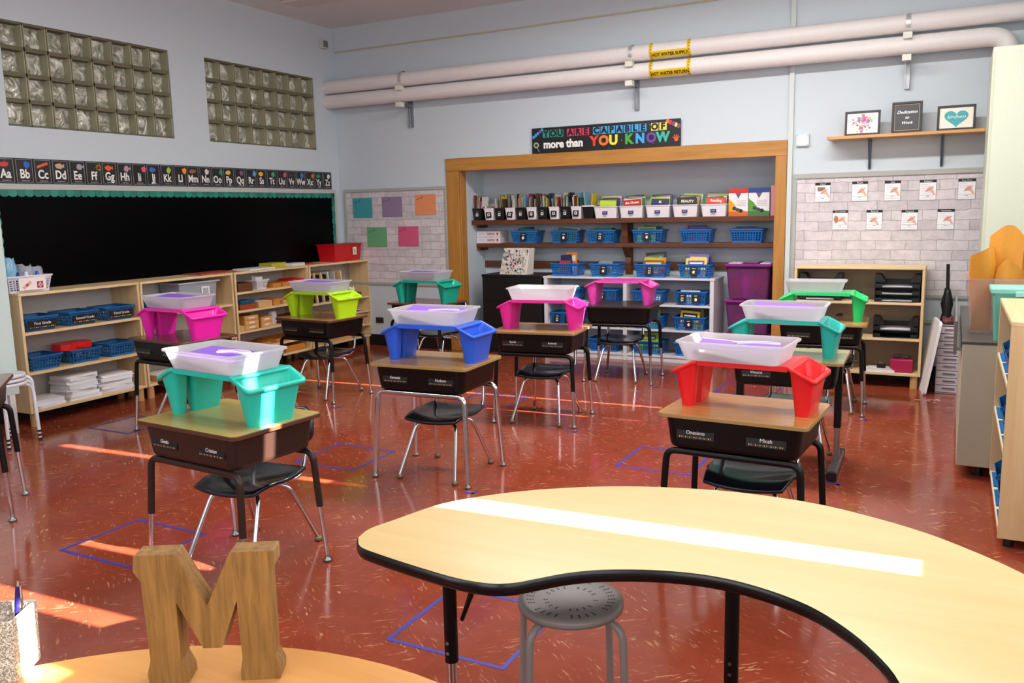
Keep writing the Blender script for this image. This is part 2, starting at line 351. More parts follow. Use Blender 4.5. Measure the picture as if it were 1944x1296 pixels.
MB().box(0, 5, 0, .08, 0, .06, WHITE).box(0, 5, 0, .08, 2.0, 2.06, WHITE).box(0, .06, 0, .08, .06, 2, WHITE).box(4.94, 5, 0, .08, .06, 2, WHITE).box(2.47, 2.53, 0, .08, .06, 2, WHITE).build('window_frame', r); MB().box(.06, 4.94, .005, .02, .06, 2, SHADE).build('window_shade', r)
# glass block windows of the left wall
GROUT = mat('6a6650', .8); GIN = mat('a5a288', .35)
for k, (y0, y1) in enumerate(((W1L, W1R), (W2L, W2R))):
    mb = MB()
    for j in range(5): mb.box(-.1, -.012, y0, y1, ZB+j*B-.016, ZB+j*B+.016, GROUT)
    for i in range(9):
        mb.box(-.1, -.012, y0+i*B-.005, y0+i*B+.005, ZB, ZT, GROUT); mb.box(-.1, -.014, y0+i*B-.012, y0+i*B+.012, ZB, ZT, GIN)
    mb.box(-.19, -.185, y0, y1, ZB, ZT, GROUT)
    wdw = struct(mb.build('window_%d' % (k+1)))
    g = MB()
    for i in range(8):
        for j in range(4):
            a0, a1, b0, b1 = y0+i*B+.012, y0+(i+1)*B-.012, ZB+j*B+.016, ZB+(j+1)*B-.016
            n = 7; vs = []; fs = []
            for u in range(n):
                for v in range(n):
                    U = u/(n-1); V = v/(n-1); q = (16*U*(1-U)*V*(1-V))**.4
                    vs.append((-.1+.02*q, a0+(a1-a0)*U, b0+(b1-b0)*V))
            for u in range(n-1):
                for v in range(n-1): fs.append((u*n+v, (u+1)*n+v, (u+1)*n+v+1, u*n+v+1))
            g.add(vs, fs, GLASSB, True)
    g.build('glass_panes', wdw)
# niche trim, baseboards, rails, conduit
mb = MB()
mb.box(1.537, 5.262, D-.025, D+.03, 2.044, 2.186, OAK); mb.box(1.537, 1.70, D-.022, D+.03, 0, 2.044, OAK_Z); mb.box(5.157, 5.262, D-.022, D+.03, 0, 2.044, OAK_Z)
mb.box(1.70, 1.715, D, D+.12, .0, 2.044, OAK_Z)
struct(mb.build('trim_1', bevel=.004))
struct(MB().box(0, 1.537, D-.015, D, 0, .135, BLACK).box(5.262, XR, D-.015, D, 0, .135, BLACK).box(NX0, NX1, NY-.015, NY, 0, .135, BLACK).build('baseboard_back'))
struct(MB().box(0, .015, YF, D-.015, 0, .135, BLACK).build('baseboard_left'))
struct(MB().box(5.268, 5.31, D-.03, D, 0, H, mat('c9d2d0', .5)).build('trim_2'))
struct(MB().box(6.0, 6.93, D-.02, D, .52, .55, mat('b9bdb0', .5)).build('trim_3'))
c = MB(); c.tube([(.03, D-.012, 3.49), (2.5, D-.012, 3.495), (5.29, D-.012, 3.52), (XR, D-.012, 3.54)], .008, mat('c4b99a', .6)); tag(c.build('cable_conduit'), 'thin beige surface conduit running along the back wall above the pipes', 'conduit')
t_ = thing('junction_box', (0, 8.17, 3.56), radians(90), 'small grey box high on the left wall by the corner', 'wall box')
MB().box(-.06, .06, -.05, 0, -.05, .05, mat('c8c6c0', .5)).build('housing', t_); MB().box(-.03, .045, -.055, -.05, -.035, .035, mat('6a6d70', .4)).build('cover', t_)
# pipes
def pipe(pts, label, stick, zc):
    r_ = thing('heating_pipe', (0, 0, 0), 0, label, 'pipe', 'hot water pipes on the back wall')
    MB().tube(pts, .077, PIPE, 24).build('insulation', r_)
    y = 8.2
    mb = MB(); YEL = mat('e8c414', .45)
    for xx in (3.99, 4.36):
        mb.T = None; rr = .0785
        mb.loft([[(xx+dx, y+rr*cos(a*pi/12), zc+rr*sin(a*pi/12)) for a in range(24)] for dx in (0, .035)], YEL, False, False, True)
    rr = .0785
    mb.loft([[(xx, y-rr*cos(radians(a)), zc-rr*sin(radians(a))) for a in range(8, 66, 6)] for xx in (4.02, 4.37)], YEL, False, False, True, closed=False)
    b = mb.build('pipe_marker', r_); b['label'] = 'yellow pipe marker with black lettering'
    me = text(stick, .047, BLACK, b, bold=.0012, sx=.80)
    me.data.transform(Matrix.Translation((4.195, 8.2, zc)) @ Matrix.Rotation(radians(36), 4, 'X') @ Matrix.Translation((0, -.0796, 0)))
    mk = MB()
    for xx in (3.99, 4.36):
        for a in range(-70, 100, 22):
            A = radians(a); p = lambda q, dx: (xx+dx, 8.2-.0792*cos(q), zc-.0792*sin(q))
            mk.add([p(A-.09, .008), p(A+.02, .02), p(A+.1, .008), p(A+.1, .014), p(A+.02, .028), p(A-.09, .014)], [(0, 1, 4, 5), (1, 2, 3, 4)], BLACK)
    mk.build('hazard_marks', b)
    return r_
PIPE = mat('e4dfde', .5, bump=.1, bscale=30)
pipe([(-.05, 8.2, 3.07), (7.85, 8.2, 3.085)], 'upper white insulated hot water supply pipe on back wall', 'HOT WATER SUPPLY', 3.078)
pipe([(-.05, 8.2, 2.905)]+fillet([(.0, 8.2, 2.905), (7.0, 8.2, 2.905), (7.0, 8.2, 2.0)], .16, 10)[1:], 'lower white insulated hot water return pipe bending down at the right', 'HOT WATER RETURN', 2.904)
for i, (x, wd) in enumerate(((1.10, 'by the left corner'), (3.80, 'above the banner'), (6.25, 'above the framed pictures'))):
    s = thing('pipe_bracket', (x, D, 2.9), 0, 'galvanised steel pipe support bracket '+wd, 'bracket', 'pipe support brackets')
    MB().box(-.02, .02, -.03, 0, -.34, .10, STEEL).box(-.02, -.012, -.045, -.03, -.34, .10, STEEL).box(.012, .02, -.045, -.03, -.34, .10, STEEL).build('wall_channel', s)
    for z, nm in ((-.105, 'lower'), (.075, 'upper')):
        a = MB(); a.box(-.018, .018, -.26, -.03, z-.02, z+.012, STEEL); a.build('arm', s)
        MB().box(-.035, .035, -.275, -.2, z-.03, z+.02, mat('dcdcd0', .5)).build('end_block', s)
    a = MB(); a.loft([[(dx, -.16+.083*cos(radians(q)), .178+.083*sin(radians(q))) for q in range(-20, 215, 10)] for dx in (-.018, .018)], mat('c8ccce', .3, .5), False, False, closed=False); a.build('strap', s)
# ceiling fixture in view
f = thing('ceiling_light', (.6, 6.8, H), 0, 'long unlit ceiling light fixture above the glass block window', 'ceiling light')
MB().box(0, 2.2, 0, .3, -.06, 0, mat('c4b4b0', .5)).build('housing', f, bevel=.005); MB().box(.03, 2.17, .03, .27, -.085, -.06, mat('cfc4c0', .4)).build('diffuser', f, bevel=.005)

for x0, y0, L_, wd in ((3.1, 5.75, 3.6, 'row nearer the back wall'), (1.7, 2.65, 5.0, 'row over the middle of the room')):
    f = thing('ceiling_light', (x0, y0, H), 0, 'long lit fluorescent ceiling fixture, '+wd, 'ceiling light')
    MB().box(0, L_, 0, .3, -.09, 0, WHITE).build('housing', f, bevel=.005); MB().box(.03, L_-.03, .03, .27, -.12, -.09, mat('fff6ea', .4, emit=1.5)).build('diffuser', f)
# ================================================================== LEFT WALL: blackboard + alphabet
bb = thing('bulletin_board', (0, 4.08, 0), radians(90), 'large black papered board with teal scalloped border on the left wall', 'bulletin board')
Lb = 8.225-4.08
MB().box(0, Lb, -.012, -.002, .95, 1.845, mat('010102', .28, spec=.08)).build('backing', bb)
MB().box(-.03, Lb+.03, -.03, 0, 1.845, 1.885, mat('b9b9b6', .5)).box(Lb, Lb+.03, -.03, 0, .9, 1.845, mat('b9b9b6', .5)).box(-.03, 0, -.03, 0, .9, 1.845, mat('b9b9b6', .5)).build('frame', bb)
def scallop(mb, L, m1, m2):
    n = int(L/.07)
    for i in range(n):
        x0 = i*L/n; x1 = (i+1)*L/n
        poly = [(x0, 0)]+[(x0+(x1-x0)*(.5-.5*cos(pi*k/6)), -.04-.018*sin(pi*k/6)) for k in range(7)]+[(x1, 0)]
        mb.add([(p[0], -.02-.004*(i % 2), p[1]) for p in poly], [tuple(range(len(poly)))], m1 if (i*7) % 5 < 3 else m2)
TE1, TE2 = mat('1f7a68', .45, vary=.3, bscale=12), mat('2a8c7c', .45, vary=.3, bscale=12)
mb = MB(); mb.T = Matrix.Translation((0, 0, 1.845)); scallop(mb, Lb, TE1, TE2)
mb.T = Matrix.Translation((Lb, 0, 1.845)) @ Matrix.Rotation(radians(90), 4, 'Y'); scallop(mb, .8, TE1, TE2)
mb.T = Matrix.Translation((0, 0, 1.045)) @ Matrix.Rotation(radians(-90), 4, 'Y') @ Matrix.Scale(1.0, 4); scallop(mb, .8, TE2, TE2)
mb.build('scalloped_border', bb)
mb = MB(); random.seed(3)
ICON = dict(A='d22f3a', B='2b5fc4', C='e0622a', D='c9a88a', E='a79bb0', F='e8b21e', G='ea5a22', H='b995a8', I='e0587a', J='2f6fae', K='9fc45a', L='ef9a1e', M='9b6242', N='d8d4c8', O='2f8f6a', P='e8c45a', Q='8a5a8c', R='4aa0d8', S='f0b81e', T='3fa878', U='d84a6a', V='5a2a2a', W='3f8ac8', X='c87a3a', Y='2f9a6a', Z='e6e6e6')
names = dict(A='apple', B='blue ball', C='crayon', D='dog', E='elephant', F='sunflower', G='goldfish')
for i in range(26):
    ch = chr(65+i)
    y = 4.145+i*.1563
    card = thing('alphabet_card', (.002, y, 1.893), radians(90), 'black alphabet card with white letters %s%s above the black board' % (ch, ch.lower()), 'alphabet card', 'alphabet cards above the board')
    MB().box(.002, .1545, -.006, 0, 0, .2, mat('17171a', .4)).build('backing', card)
    MB().box(.010, .1465, -.0075, -.006, .008, .011, GREYM).box(.010, .1465, -.0075, -.006, .189, .192, GREYM).box(.010, .013, -.0075, -.006, .011, .189, GREYM).box(.1435, .1465, -.0075, -.006, .011, .189, GREYM).box(.045, .115, -.0075, -.006, .02, .026, GREYM).build('border', card)
    text(ch+ch.lower(), .098, mat('f2f0ec', .6), card, loc=(.078, -.0075, .073), bold=.0025, sx=.8)
    ic = MB(); c = mat(ICON[ch], .5); cx, cz = .07+.03*((i*37) % 3), .148
    if ch == 'C':
        ic.T = Matrix.Translation((.078, -.007, .15)) @ Matrix.Rotation(radians(-20), 4, 'Y'); ic.box(-.05, .05, -.001, .001, -.01, .01, c)
    elif ch == 'F':
        for k in range(10):
            a = 2*pi*k/10; ic.add([(cx+.012*cos(a-.3), -.008, cz+.012*sin(a-.3)), (cx+.035*cos(a), -.008, cz+.035*sin(a)), (cx+.012*cos(a+.3), -.008, cz+.012*sin(a+.3)), (cx, -.008, cz)], [(0, 1, 2, 3)], c)
        ic.add([(cx+.016*cos(k*pi/6), -.0085, cz+.016*sin(k*pi/6)) for k in range(12)], [tuple(range(12))], mat('5a3414', .6))
    else:
        n = 16; w_, h_ = (.026, .028) if i % 3 else (.036, .022)
        ic.add([(cx+w_*cos(2*pi*k/n)*(1+.15*sin((i % 5+2)*2*pi*k/n)), -.008, cz+h_*sin(2*pi*k/n)*(1+.15*cos((i % 4+2)*2*pi*k/n))) for k in range(n)], [tuple(range(n))], c)
        if ch in 'AKOPY': ic.add([(cx, -.0085, cz+.02), (cx+.018, -.0085, cz+.036), (cx+.004, -.0085, cz+.036)], [(0, 1, 2)], mat('2f8a3a', .5))
        if ch in 'DEGHM': ic.add([(cx+.02, -.0085, cz), (cx+.045, -.0085, cz+.02), (cx+.045, -.0085, cz-.015)], [(0, 1, 2)], c)
    ic.build('picture', card)

# ================================================================== SHELF UNITS
def shelf_unit(loc, rz, label, levels, W=1.085, Dp=.36, Ht=1.047, back=mat('c9c6c4', .55), group='maple shelf units', legs=True):
    u = thing('shelf_unit', loc, rz, label, 'shelf unit', group)
    t = .022; z0 = .11 if legs else .04
    MB().box(-W/2, W/2, 0, Dp, Ht-t, Ht, MAPLE).build('top', u, bevel=.003)
    MB().box(-W/2, -W/2+t, .002, Dp, z0, Ht-t, MAPLE_Z).build('side_panel', u, bevel=.002); MB().box(W/2-t, W/2, .002, Dp, z0, Ht-t, MAPLE_Z).build('side_panel', u, bevel=.002)
    MB().box(-W/2+t, W/2-t, .004, Dp-.008, z0, z0+t, MAPLE).build('bottom_panel', u, bevel=.002)
    MB().box(-W/2+t, W/2-t, Dp-.008, Dp-.002, z0, Ht-t, back).build('back_panel', u)
    for z in levels: MB().box(-W/2+t, W/2-t, .006, Dp-.01, z-t, z, MAPLE).build('shelf', u, bevel=.002)
    for sx in (-1, 1):
        for yy in (.045, Dp-.05):
            if legs: MB().cyl((sx*(W/2-.05), yy), .03, .03, 0, z0, MAPLE_D, 20).build('leg', u)
            else: MB().cyl((sx*(W/2-.05), yy), .02, .02, 0, z0, BLACK, 16).build('caster', u)
    return u
XF = .385
U = [4.54, 5.635, 6.73, 7.825]
shelf_unit((XF, U[0]-.02, 0), radians(90), 'maple shelf unit holding blue baskets and paper, nearest on the left wall', [.742, .43])
shelf_unit((XF, U[1]-.02, 0), radians(90), 'maple shelf unit with clear tote, second along the left wall', [.742, .42])
shelf_unit((XF, U[2]-.01, 0), radians(90), 'maple shelf unit packed with small wooden boxes below the black board', [.845, .66, .45, .262])
shelf_unit((XF, U[3], 0), radians(90), 'maple shelf unit under the red bin at the corner', [.61, .436, .27])
# placement helper for left shelves : y along wall, z
def LY(y, z, dx=.0): return (XF-.01-dx, y, z)

# ------------------------------------------------------------------ baskets
def lattice_wall(mb, A, Bp, h0, h1, nx, nz, m, inset0, inset1, t=.003):
    """perforated wall between ground points A,B (2d); leaning out from inset0 at h0 to inset1 at h1"""
    A = Vector(A); Bp = Vector(Bp); d = (Bp-A); L = d.length; d.normalize(); nrm = Vector((d.y, -d.x))
    def P(s, z, off): 
        k = (z-h0)/(h1-h0) if h1 > h0 else 0
        e = inset0+(inset1-inset0)*k
        ss = e+(L-2*e)*s
        q = A+d*ss-nrm*e+nrm*off; return (q.x, q.y, z)
    def bar(s0, s1, z0, z1):
        vs = [P(s0, z0, 0), P(s1, z0, 0), P(s1, z1, 0), P(s0, z1, 0), P(s0, z0, -t), P(s1, z0, -t), P(s1, z1, -t), P(s0, z1, -t)]
        mb.add(vs, [(0, 1, 2, 3), (7, 6, 5, 4), (0, 4, 5, 1), (3, 2, 6, 7), (1, 5, 6, 2), (0, 3, 7, 4)], m)
    H_ = h1-h0; bz = H_*.12
    bar(0, 1, h0, h0+bz); bar(0, 1, h1-bz*1.6, h1)
    zz0 = h0+bz; zz1 = h1-bz*1.6
    for i in range(1, nz): z = zz0+(zz1-zz0)*i/nz; bar(0, 1, z-.0035, z+.0035)
    for i in range(nx+1):
        s = .035+.93*i/nx; hw = .0045/L*1.0
        if i in (0, nx): bar(0 if i == 0 else s, s if i == 0 else 1, zz0, zz1)
        else: bar(s-hw, s+hw, zz0, zz1)
BK = {}
def basket_mesh(w, d, h, m, key, nx=11, nz=4, lip=.012, taper=.02):
    if key in BK: return BK[key]
    mb = MB(); tp = taper
    C = [(-w/2, -d/2), (w/2, -d/2), (w/2, d/2), (-w/2, d/2)]
    for i in range(4):
        lattice_wall(mb, C[i], C[(i+1) % 4], .004, h-.01, nx if i % 2 == 0 else int(nx*d/w)+1, nz, m, tp, 0)
    mb.box(-w/2+tp, w/2-tp, -d/2+tp, d/2-tp, 0, .005, m)
    a, b = rrect(w+2*lip, d+2*lip, .02, h-.012), rrect(w+2*lip, d+2*lip, .02, h)
    mb.loft([rrect(w-.006, d-.006, .012, h-.012), a, b, rrect(w-.006, d-.006, .012, h)], m, False, False)
    o = mb.build('basket_tmp'); me = o.data; bpy.data.objects.remove(o); BK[key] = me; return me
TAGM = mat('141214', .45)
def basket(loc, rz, label, group, w=.33, d=.25, h=.135, m=BLUEB, key='blue', tags=(), tagw=.075, nx=11, nz=4, band=None, tilt=0, tagtext=True):
    me = basket_mesh(w, d, h, m, key, nx, nz)
    b = thing('basket', loc, rz, label, 'basket', group)
    o = bpy.data.objects.new('basket_body', me); COL.objects.link(o); o.parent = b
    for tx in tags:
        g = MB(); g.T = Matrix.Translation((tx, -d/2-.004, h*.5)) @ Matrix.Rotation(radians(-8), 4, 'X') @ Matrix.Rotation(radians(random.uniform(-5, 5)), 4, 'Y')
        g.box(-tagw/2, tagw/2, -.004, 0, -.045, .045, TAGM); g.box(-tagw*.22, tagw*.22, -.0055, -.004, .025, .031, WHITE)
        k = random.randrange(3)
        if k == 0: g.add([(.018*cos(q*pi/5)*(1 if q % 2 else .5), -.0055, -.008+.02*sin(q*pi/5)*(1 if q % 2 else .6)) for q in range(10)], [tuple(range(10))], WHITE)
        elif k == 1: g.add([(.014*cos(q*pi/6), -.0055, -.01+.018*sin(q*pi/6)) for q in range(12)], [tuple(range(12))], PAPER)
        else: g.box(-.012, .012, -.0055, -.004, -.028, .008, PAPER); g.box(-.007, .007, -.0065, -.0055, -.02, .001, TAGM)
        g.build('label_card', b)
    return b
# ------------------------------------------------------------------ books
PALB = [('green', '4a6e48'), ('red', '9c3a3c'), ('cream', 'e2d8c0'), ('navy', '232c56'), ('grey', '8c8a88'), ('yellow', 'dcc234'), ('brown', '6a4432'), ('black', '1d1b1d'), ('light blue', '7fb0c8'), ('orange', 'd9772c'), ('lime', '9cc43c'), ('purple', '5a3a8c'), ('white', 'ece8e4'), ('pink', 'd68a9c'), ('teal', '2c7a7a'), ('tan', 'b89a6c')]
PD = dict(PALB); BM = {}
def book_mesh(colour, w, h, t, cover=None):
    key = (colour, round(w, 3), round(h, 3), round(t, 3), cover)
    if key in BM: return BM[key]
    m = mat(PD[colour], .35, vary=.12, bscale=25); mb = MB()
    # stands with spine/cover plane normal along y, width x, height z
    mb.box(-w/2+.002, w/2-.002, .0015, t-.0015, .003, h-.003, PAPER)
    mb.box(-w/2, w/2, 0, .0015, 0, h, m); mb.box(-w/2, w/2, t-.0015, t, 0, h, m); mb.box(-w/2, -w/2+.002, 0, t, 0, h, m)
    if cover:
        c2 = mat(PD[cover], .4); mb.box(-w*.38, w*.38, -.0008, 0, h*.62, h*.88, c2); mb.box(-w*.3, w*.25, -.0008, 0, h*.15, h*.5, c2); mb.box(-w*.3, w*.3, -.0012, -.0008, h*.70, h*.78, PAPER)
    o = mb.build('book'); me = o.data; bpy.data.objects.remove(o); BM[key] = me; return me
def book(loc, rz, tilt, colour, label, group, w=.15, h=.2, t=.008, cover=None, roll_=0):
    o = bpy.data.objects.new('book', book_mesh(colour, w, h, t, cover)); COL.objects.link(o)
    o.rotation_mode = 'XYZ'; o.matrix_world = Matrix.Translation(loc) @ Matrix.Rotation(rz, 4, 'Z') @ Matrix.Rotation(tilt, 4, 'X') @ Matrix.Rotation(roll_, 4, 'Y')
    tag(o, label, 'book', group); return o

# ================================================================== STUDENT DESKS
def student_desk(fm, rot, h, label, top, edge, body, legm='black', names_=None, W=.66, Dp=.50, dark_top=False, splay=.02):
    d = thing('student_desk', (fm[0], fm[1], 0), radians(rot), label, 'desk', 'student desks')
    poly = [(p[0], p[1]+Dp/2) for p in rrect(W, Dp, .03)]
    mb = MB(); mb.loft([[(x, y, h-.018) for x, y in poly], [(x, y, h-.004) for x, y in poly]], edge, True, False)
    mb.loft([[(x, y, h-.004) for x, y in poly], [(x*.994, (y-Dp/2)*.994+Dp/2, h) for x, y in poly]], edge, False, False)
    mb.add([(x*.994, (y-Dp/2)*.994+Dp/2, h) for x, y in poly], [tuple(range(len(poly)))], top)
    mb.build('desktop', d)
    bm_ = {'black': BLACKM, 'brown': BROWNM}[body]
    R = lambda w, dd, z, r=.04, cy=Dp/2: rrect(w, dd, r, z, 0, cy)
    zb = h-.165
    mb = MB(); mb.loft([R(W-.13, Dp-.10, zb, .03), R(W-.10, Dp-.07, zb+.008, .04), R(W-.088, Dp-.058, zb+.022, .045), R(W-.06, Dp-.034, h-.018, .045)], bm_)
    bx = mb.build('book_box', d)
    # far side opening
    MB().box(-W/2+.09, W/2-.09, Dp-.034, Dp-.024, zb+.03, h-.035, BLACK).build('opening', d)
    lm = {'black': BLACKM, 'brown': BROWNM, 'chrome': CHROME}[legm if legm in ('black', 'brown', 'chrome') else 'black']
    if legm == 'tee':
        for sx in (-1, 1):
            MB().box(sx*.29-.02, sx*.29+.02, Dp/2-.035, Dp/2+.035, .26, h-.03, BLACKM).build('leg', d, bevel=.006)
            MB().box(sx*.29-.015, sx*.29+.015, Dp/2-.028, Dp/2+.028, .05, .26, STEEL).build('leg_insert', d, bevel=.004)
            MB().box(sx*.29-.025, sx*.29+.025, -.02, Dp+.02, .015, .055, STEEL).box(sx*.29-.027, sx*.29+.027, -.03, .0, .005, .058, BLACKP).box(sx*.29-.027, sx*.29+.027, Dp, Dp+.03, .005, .058, BLACKP).build('foot_bar', d, bevel=.006)
            MB().cyl((sx*.29, .0), .02, .02, 0, .01, BLACKP).cyl((sx*.29, Dp), .02, .02, 0, .01, BLACKP).build('glide', d)
    else:
        zr = zb-.014; r = .0155
        for yy, fy in ((.045, .03-splay), (Dp-.045, Dp-.03+splay)):
            MB().tube([(-.21, yy, zr), (.21, yy, zr)], r, lm).build('cross_rail', d)
            for sx in (-1, 1):
                full = legm in ('chrome', 'black_full')
                zi = .03 if full else .27
                k = lambda z: (zr-z)/zr
                pth = fillet([(sx*.20, yy, zr), (sx*.295, yy+(fy-yy)*.05, zr), (sx*(.295+.025*k(zi)), yy+(fy-yy)*k(zi), zi)], .075, 8)
                lg = MB().tube(pth, r, lm, 12).build('leg', d)
                if not full:
                    MB().tube([(sx*(.295+.025*k(.29)), yy+(fy-yy)*k(.29), .29), (sx*.32, fy, .02)], .0105, CHROME).build('leg_insert', lg)
                MB().lathe([(.008, .04), (.012, .03), (.011, .018), (.02, .012), (.021, .004), (.012, 0)], STEEL, 16, (sx*.32, fy)).build('glide', lg)
    if names_:
        for i, nm in enumerate(names_):
            if nm is None: continue
            yb = .0205; px = (-.155, .155)[i]
            # tags sit on the sloped front of the box
            t0 = MB(); t0.box(px-.085, px+.085, -.0005, .0005, -.022, .022, TAGM)
            cols = ['d8d8c8', 'e8a33c', 'c8383c', 'd8d8c8', '58a05a', 'e0c43c', 'c8383c']
            for k in range(16):
                c = mat(cols[k % 7], .5); x0 = px-.075+k*.0094
                t0.add([(x0, -.001, -.017), (x0+.004, -.001, -.0135), (x0, -.001, -.010), (x0+.003, -.001, -.010), (x0+.007, -.001, -.0135), (x0+.003, -.001, -.017)], [(0, 1, 4, 5), (1, 2, 3, 4)], c)
            e = t0.build('name_tag', bx)
            e.location = (0, yb-.0035+.0045, h-.09); e.rotation_euler.x = radians(-5.5)
            if nm: text(nm, .023, mat('f4f4f4', .5), e, loc=(px, -.001, .007))
    return d

# ------------------------------------------------------------------ chair
CH = []
def chair(loc, rz, label):
    if CH:
        c = copy_tree(CH[0]); c.location = loc; c.rotation_euler = (0, 0, rz); c['label'] = label; return c
    c = thing('student_chair', loc, rz, label, 'chair', 'student chairs with dark shell seats'); CH.append(c)
    zs = .375
    n = 12; vs = []; fs = []
    for iu in range(n+1):
        for iv in range(n+1):
            u = -1+2*iu/n; v = -1+2*iv/n
            a = .205*u*math.sqrt(1-.18*v*v)*(1-.06*(v < 0)); b_ = .20*v*math.sqrt(1-.18*u*u)
            z = zs+.012*u*u-.010*(1-v*v)*(1-u*u)-.022*max(0, -v-.5)**1.3*2+.02*max(0, v-.4)
            vs.append((a, b_, z))
    for iu in range(n):
        for iv in range(n): i = iu*(n+1)+iv; fs.append((i, i+n+1, i+n+2, i+1))
    mb = MB(); mb.add(vs, fs, SEAT, True); s = mb.build('seat', c); so = s.modifiers.new('t', 'SOLIDIFY'); so.thickness = .018; so.offset = -1
    bv = s.modifiers.new('b', 'BEVEL'); bv.width = .005; bv.segments = 2
    vs = []; fs = []; m_ = 10
    for iu in range(m_+1):
        for iv in range(m_+1):
            u = -1+2*iu/m_; v = iv/m_
            vs.append((.195*u*(1-.12*v*v)*math.sqrt(1-.25*(2*v-1)**4), .235+.03*v-.035*u*u*-1-.035, .50+.17*v))
    for iu in range(m_):
        for iv in range(m_): i = iu*(m_+1)+iv; fs.append((i, i+m_+1, i+m_+2, i+1))
    mb = MB(); mb.add(vs, fs, SEAT, True); s = mb.build('backrest', c); so = s.modifiers.new('t', 'SOLIDIFY'); so.thickness = .012
    r = .0115
    for sx in (-1, 1):
        for sy, fx, fy in ((-1, .19, -.235), (1, .195, .235)):
            p = fillet([(sx*.03, sy*.035, zs-.045), (sx*.135, sy*.10, zs-.05), (sx*fx, fy, .02)], .05, 6)
            lg = MB().tube(p, r, CHROME, 10).build('leg', c)
            MB().lathe([(.008, .03), (.018, .02), (.02, .006), (.01, 0)], mat('8a7a62', .35, .6), 14, (sx*fx, fy)).build('glide', lg)
        MB().tube(fillet([(sx*.12, .05, zs-.03), (sx*.165, .16, zs-.028), (sx*.172, .20, zs+.05), (sx*.155, .245, .66)], .04, 6), r, CHROME, 10).build('back_post', c)
    MB().box(-.06, .06, -.09, .09, zs-.04, zs-.02, STEEL).build('seat_plate', c)
    return c

# ------------------------------------------------------------------ desk organizer (bridge) and tray
def organizer(loc, rz, h, rough, label):
    m = mat(h, rough, sub=.0, spec=.45)
    o = thing('desk_organizer', loc, rz, label, 'desk organizer', 'bridge shaped desk organizers')
    zr, zp = .168, .222   # outer rim and platform heights
    # bridge platform with sloped shoulders
    prof = [(-.205, zp), (-.215, zp-.002), (-.235, zp-.012)]
    mb = MB(); dp = .30
    X = [-.325, -.215, -.19, .19, .215, .325]
    def zt(x):
        a = abs(x)
        return zp if a <= .19 else (zp-.003 if a <= .215 else zp-.003-(a-.215)*.5)
    # platform slab between the bins
    top = [(-.225, zt(-.225)), (-.20, zp), (.20, zp), (.225, zt(.225))]
    poly = top+[(x, z-.010) for x, z in reversed(top)]
    mb.loft([[(x, y, z) for x, z in poly] for y in (-dp/2, dp/2)], m)
    mb.loft([[(x, y, z) for x, z in ((-.2, zp), (.2, zp), (.2, zp-.022), (-.2, zp-.022))] for y in (-dp/2-.002, -dp/2+.006)], m)
    mb.loft([[(x, y, z) for x, z in ((-.2, zp), (.2, zp), (.2, zp-.022), (-.2, zp-.022))] for y in (dp/2-.006, dp/2+.002)], m)
    mb.build('bridge', o, bevel=.003)
    def bin_(name, sx, y0, y1, b0, b1, cup=False):
        # rim spans |x| .215...325 sloping down outwards, base narrower
        xi, xo = .205, .322; bi, bo = (.225, .285)
        def ring(f, tt, r):  # f 0 base..1 rim
            xa = bi+(xi-bi)*f+tt; xb = bo+(xo-.012-bo)*f-tt
            ya = b0+(y0-b0)*f+tt; yb = b1+(y1-b1)*f-tt
            pts = rrect(xb-xa, yb-ya, min(r, (xb-xa)/2-.001, (yb-ya)/2-.001), 0, (xa+xb)/2, (ya+yb)/2)
            out = []
            for (x, y, _) in pts:
                zrim = zt(x)-.0
                out.append((sx*x, y, .0+f*zrim if f > 0 else tt*1.))
            return out if sx > 0 else out[::-1]
        def lipr(e, dz):
            xa, xb, ya, yb = xi-.004-e*.2, xo-.012+e, y0-e, y1+e
            pts = rrect(xb-xa, yb-ya, .02, 0, (xa+xb)/2, (ya+yb)/2)
            out = [(sx*x, y, zt(x)+dz) for (x, y, _) in pts]
            return out if sx > 0 else out[::-1]
        mb = MB()
        rr = .028
        mb.loft([ring(0, 0, rr), ring(.5, 0, rr), ring(.93, 0, rr)], m, True, False, True)
        mb.loft([ring(.93, 0, rr), lipr(.012, -.014), lipr(.013, .002), lipr(0.003, .003), ring(.97, .004, rr), ring(.4, .004, rr), ring(.03, .004, rr)], m, False, True, True)
        mb.build(name, o)
    bin_('large_bin', 1, -.15, .15, -.115, .115)
    bin_('pencil_cup', -1, -.15, -.055, -.125, -.07)
    bin_('small_bin', -1, -.05, .15, -.035, .115)
    return o
def tray(loc, rz, label, w=.48, d=.33, h=.088, m=None):
    t_ = thing('storage_tray', loc, rz, label, 'tray', 'white trays on the desk organizers')
    mb = MB(); tub(mb, w-.075, d-.07, w-.025, d-.025, h, .03, m or MILKY, .003, .012); mb.build('tray_body', t_)
    return t_
def folder(loc, rz, tilt, label, group, roll_=0, w=.30, d=.23, flag=True):
    f_ = thing('folder', loc, 0, label, 'folder', group)
    f_.matrix_world = Matrix.Translation(loc) @ Matrix.Rotation(rz, 4, 'Z') @ Matrix.Rotation(tilt, 4, 'X') @ Matrix.Rotation(roll_, 4, 'Y')
    MB().box(-w/2, w/2, -d/2, d/2, 0, .003, PURP).box(-w/2, w/2, -d/2, d/2, .0045, .0075, PURP).build('cover', f_)
    MB().box(-w/2+.004, w/2-.004, -d/2+.004, d/2-.004, .003, .0045, PAPER).build('papers', f_)
    return f_
def glasses_case(loc, rz, label):
    g = thing('headband_cord', loc, rz, label, 'cord')
    MB().tube(bez([(-.12, .0, .004), (-.02, .03, .008), (.06, .02, .01), (.09, 0, .008), (.06, -.02, .01), (-.02, -.012, .008), (-.09, -.03, .004)]), .005, mat('cfc8ea', .5), 8).build('loop', g)
    return g

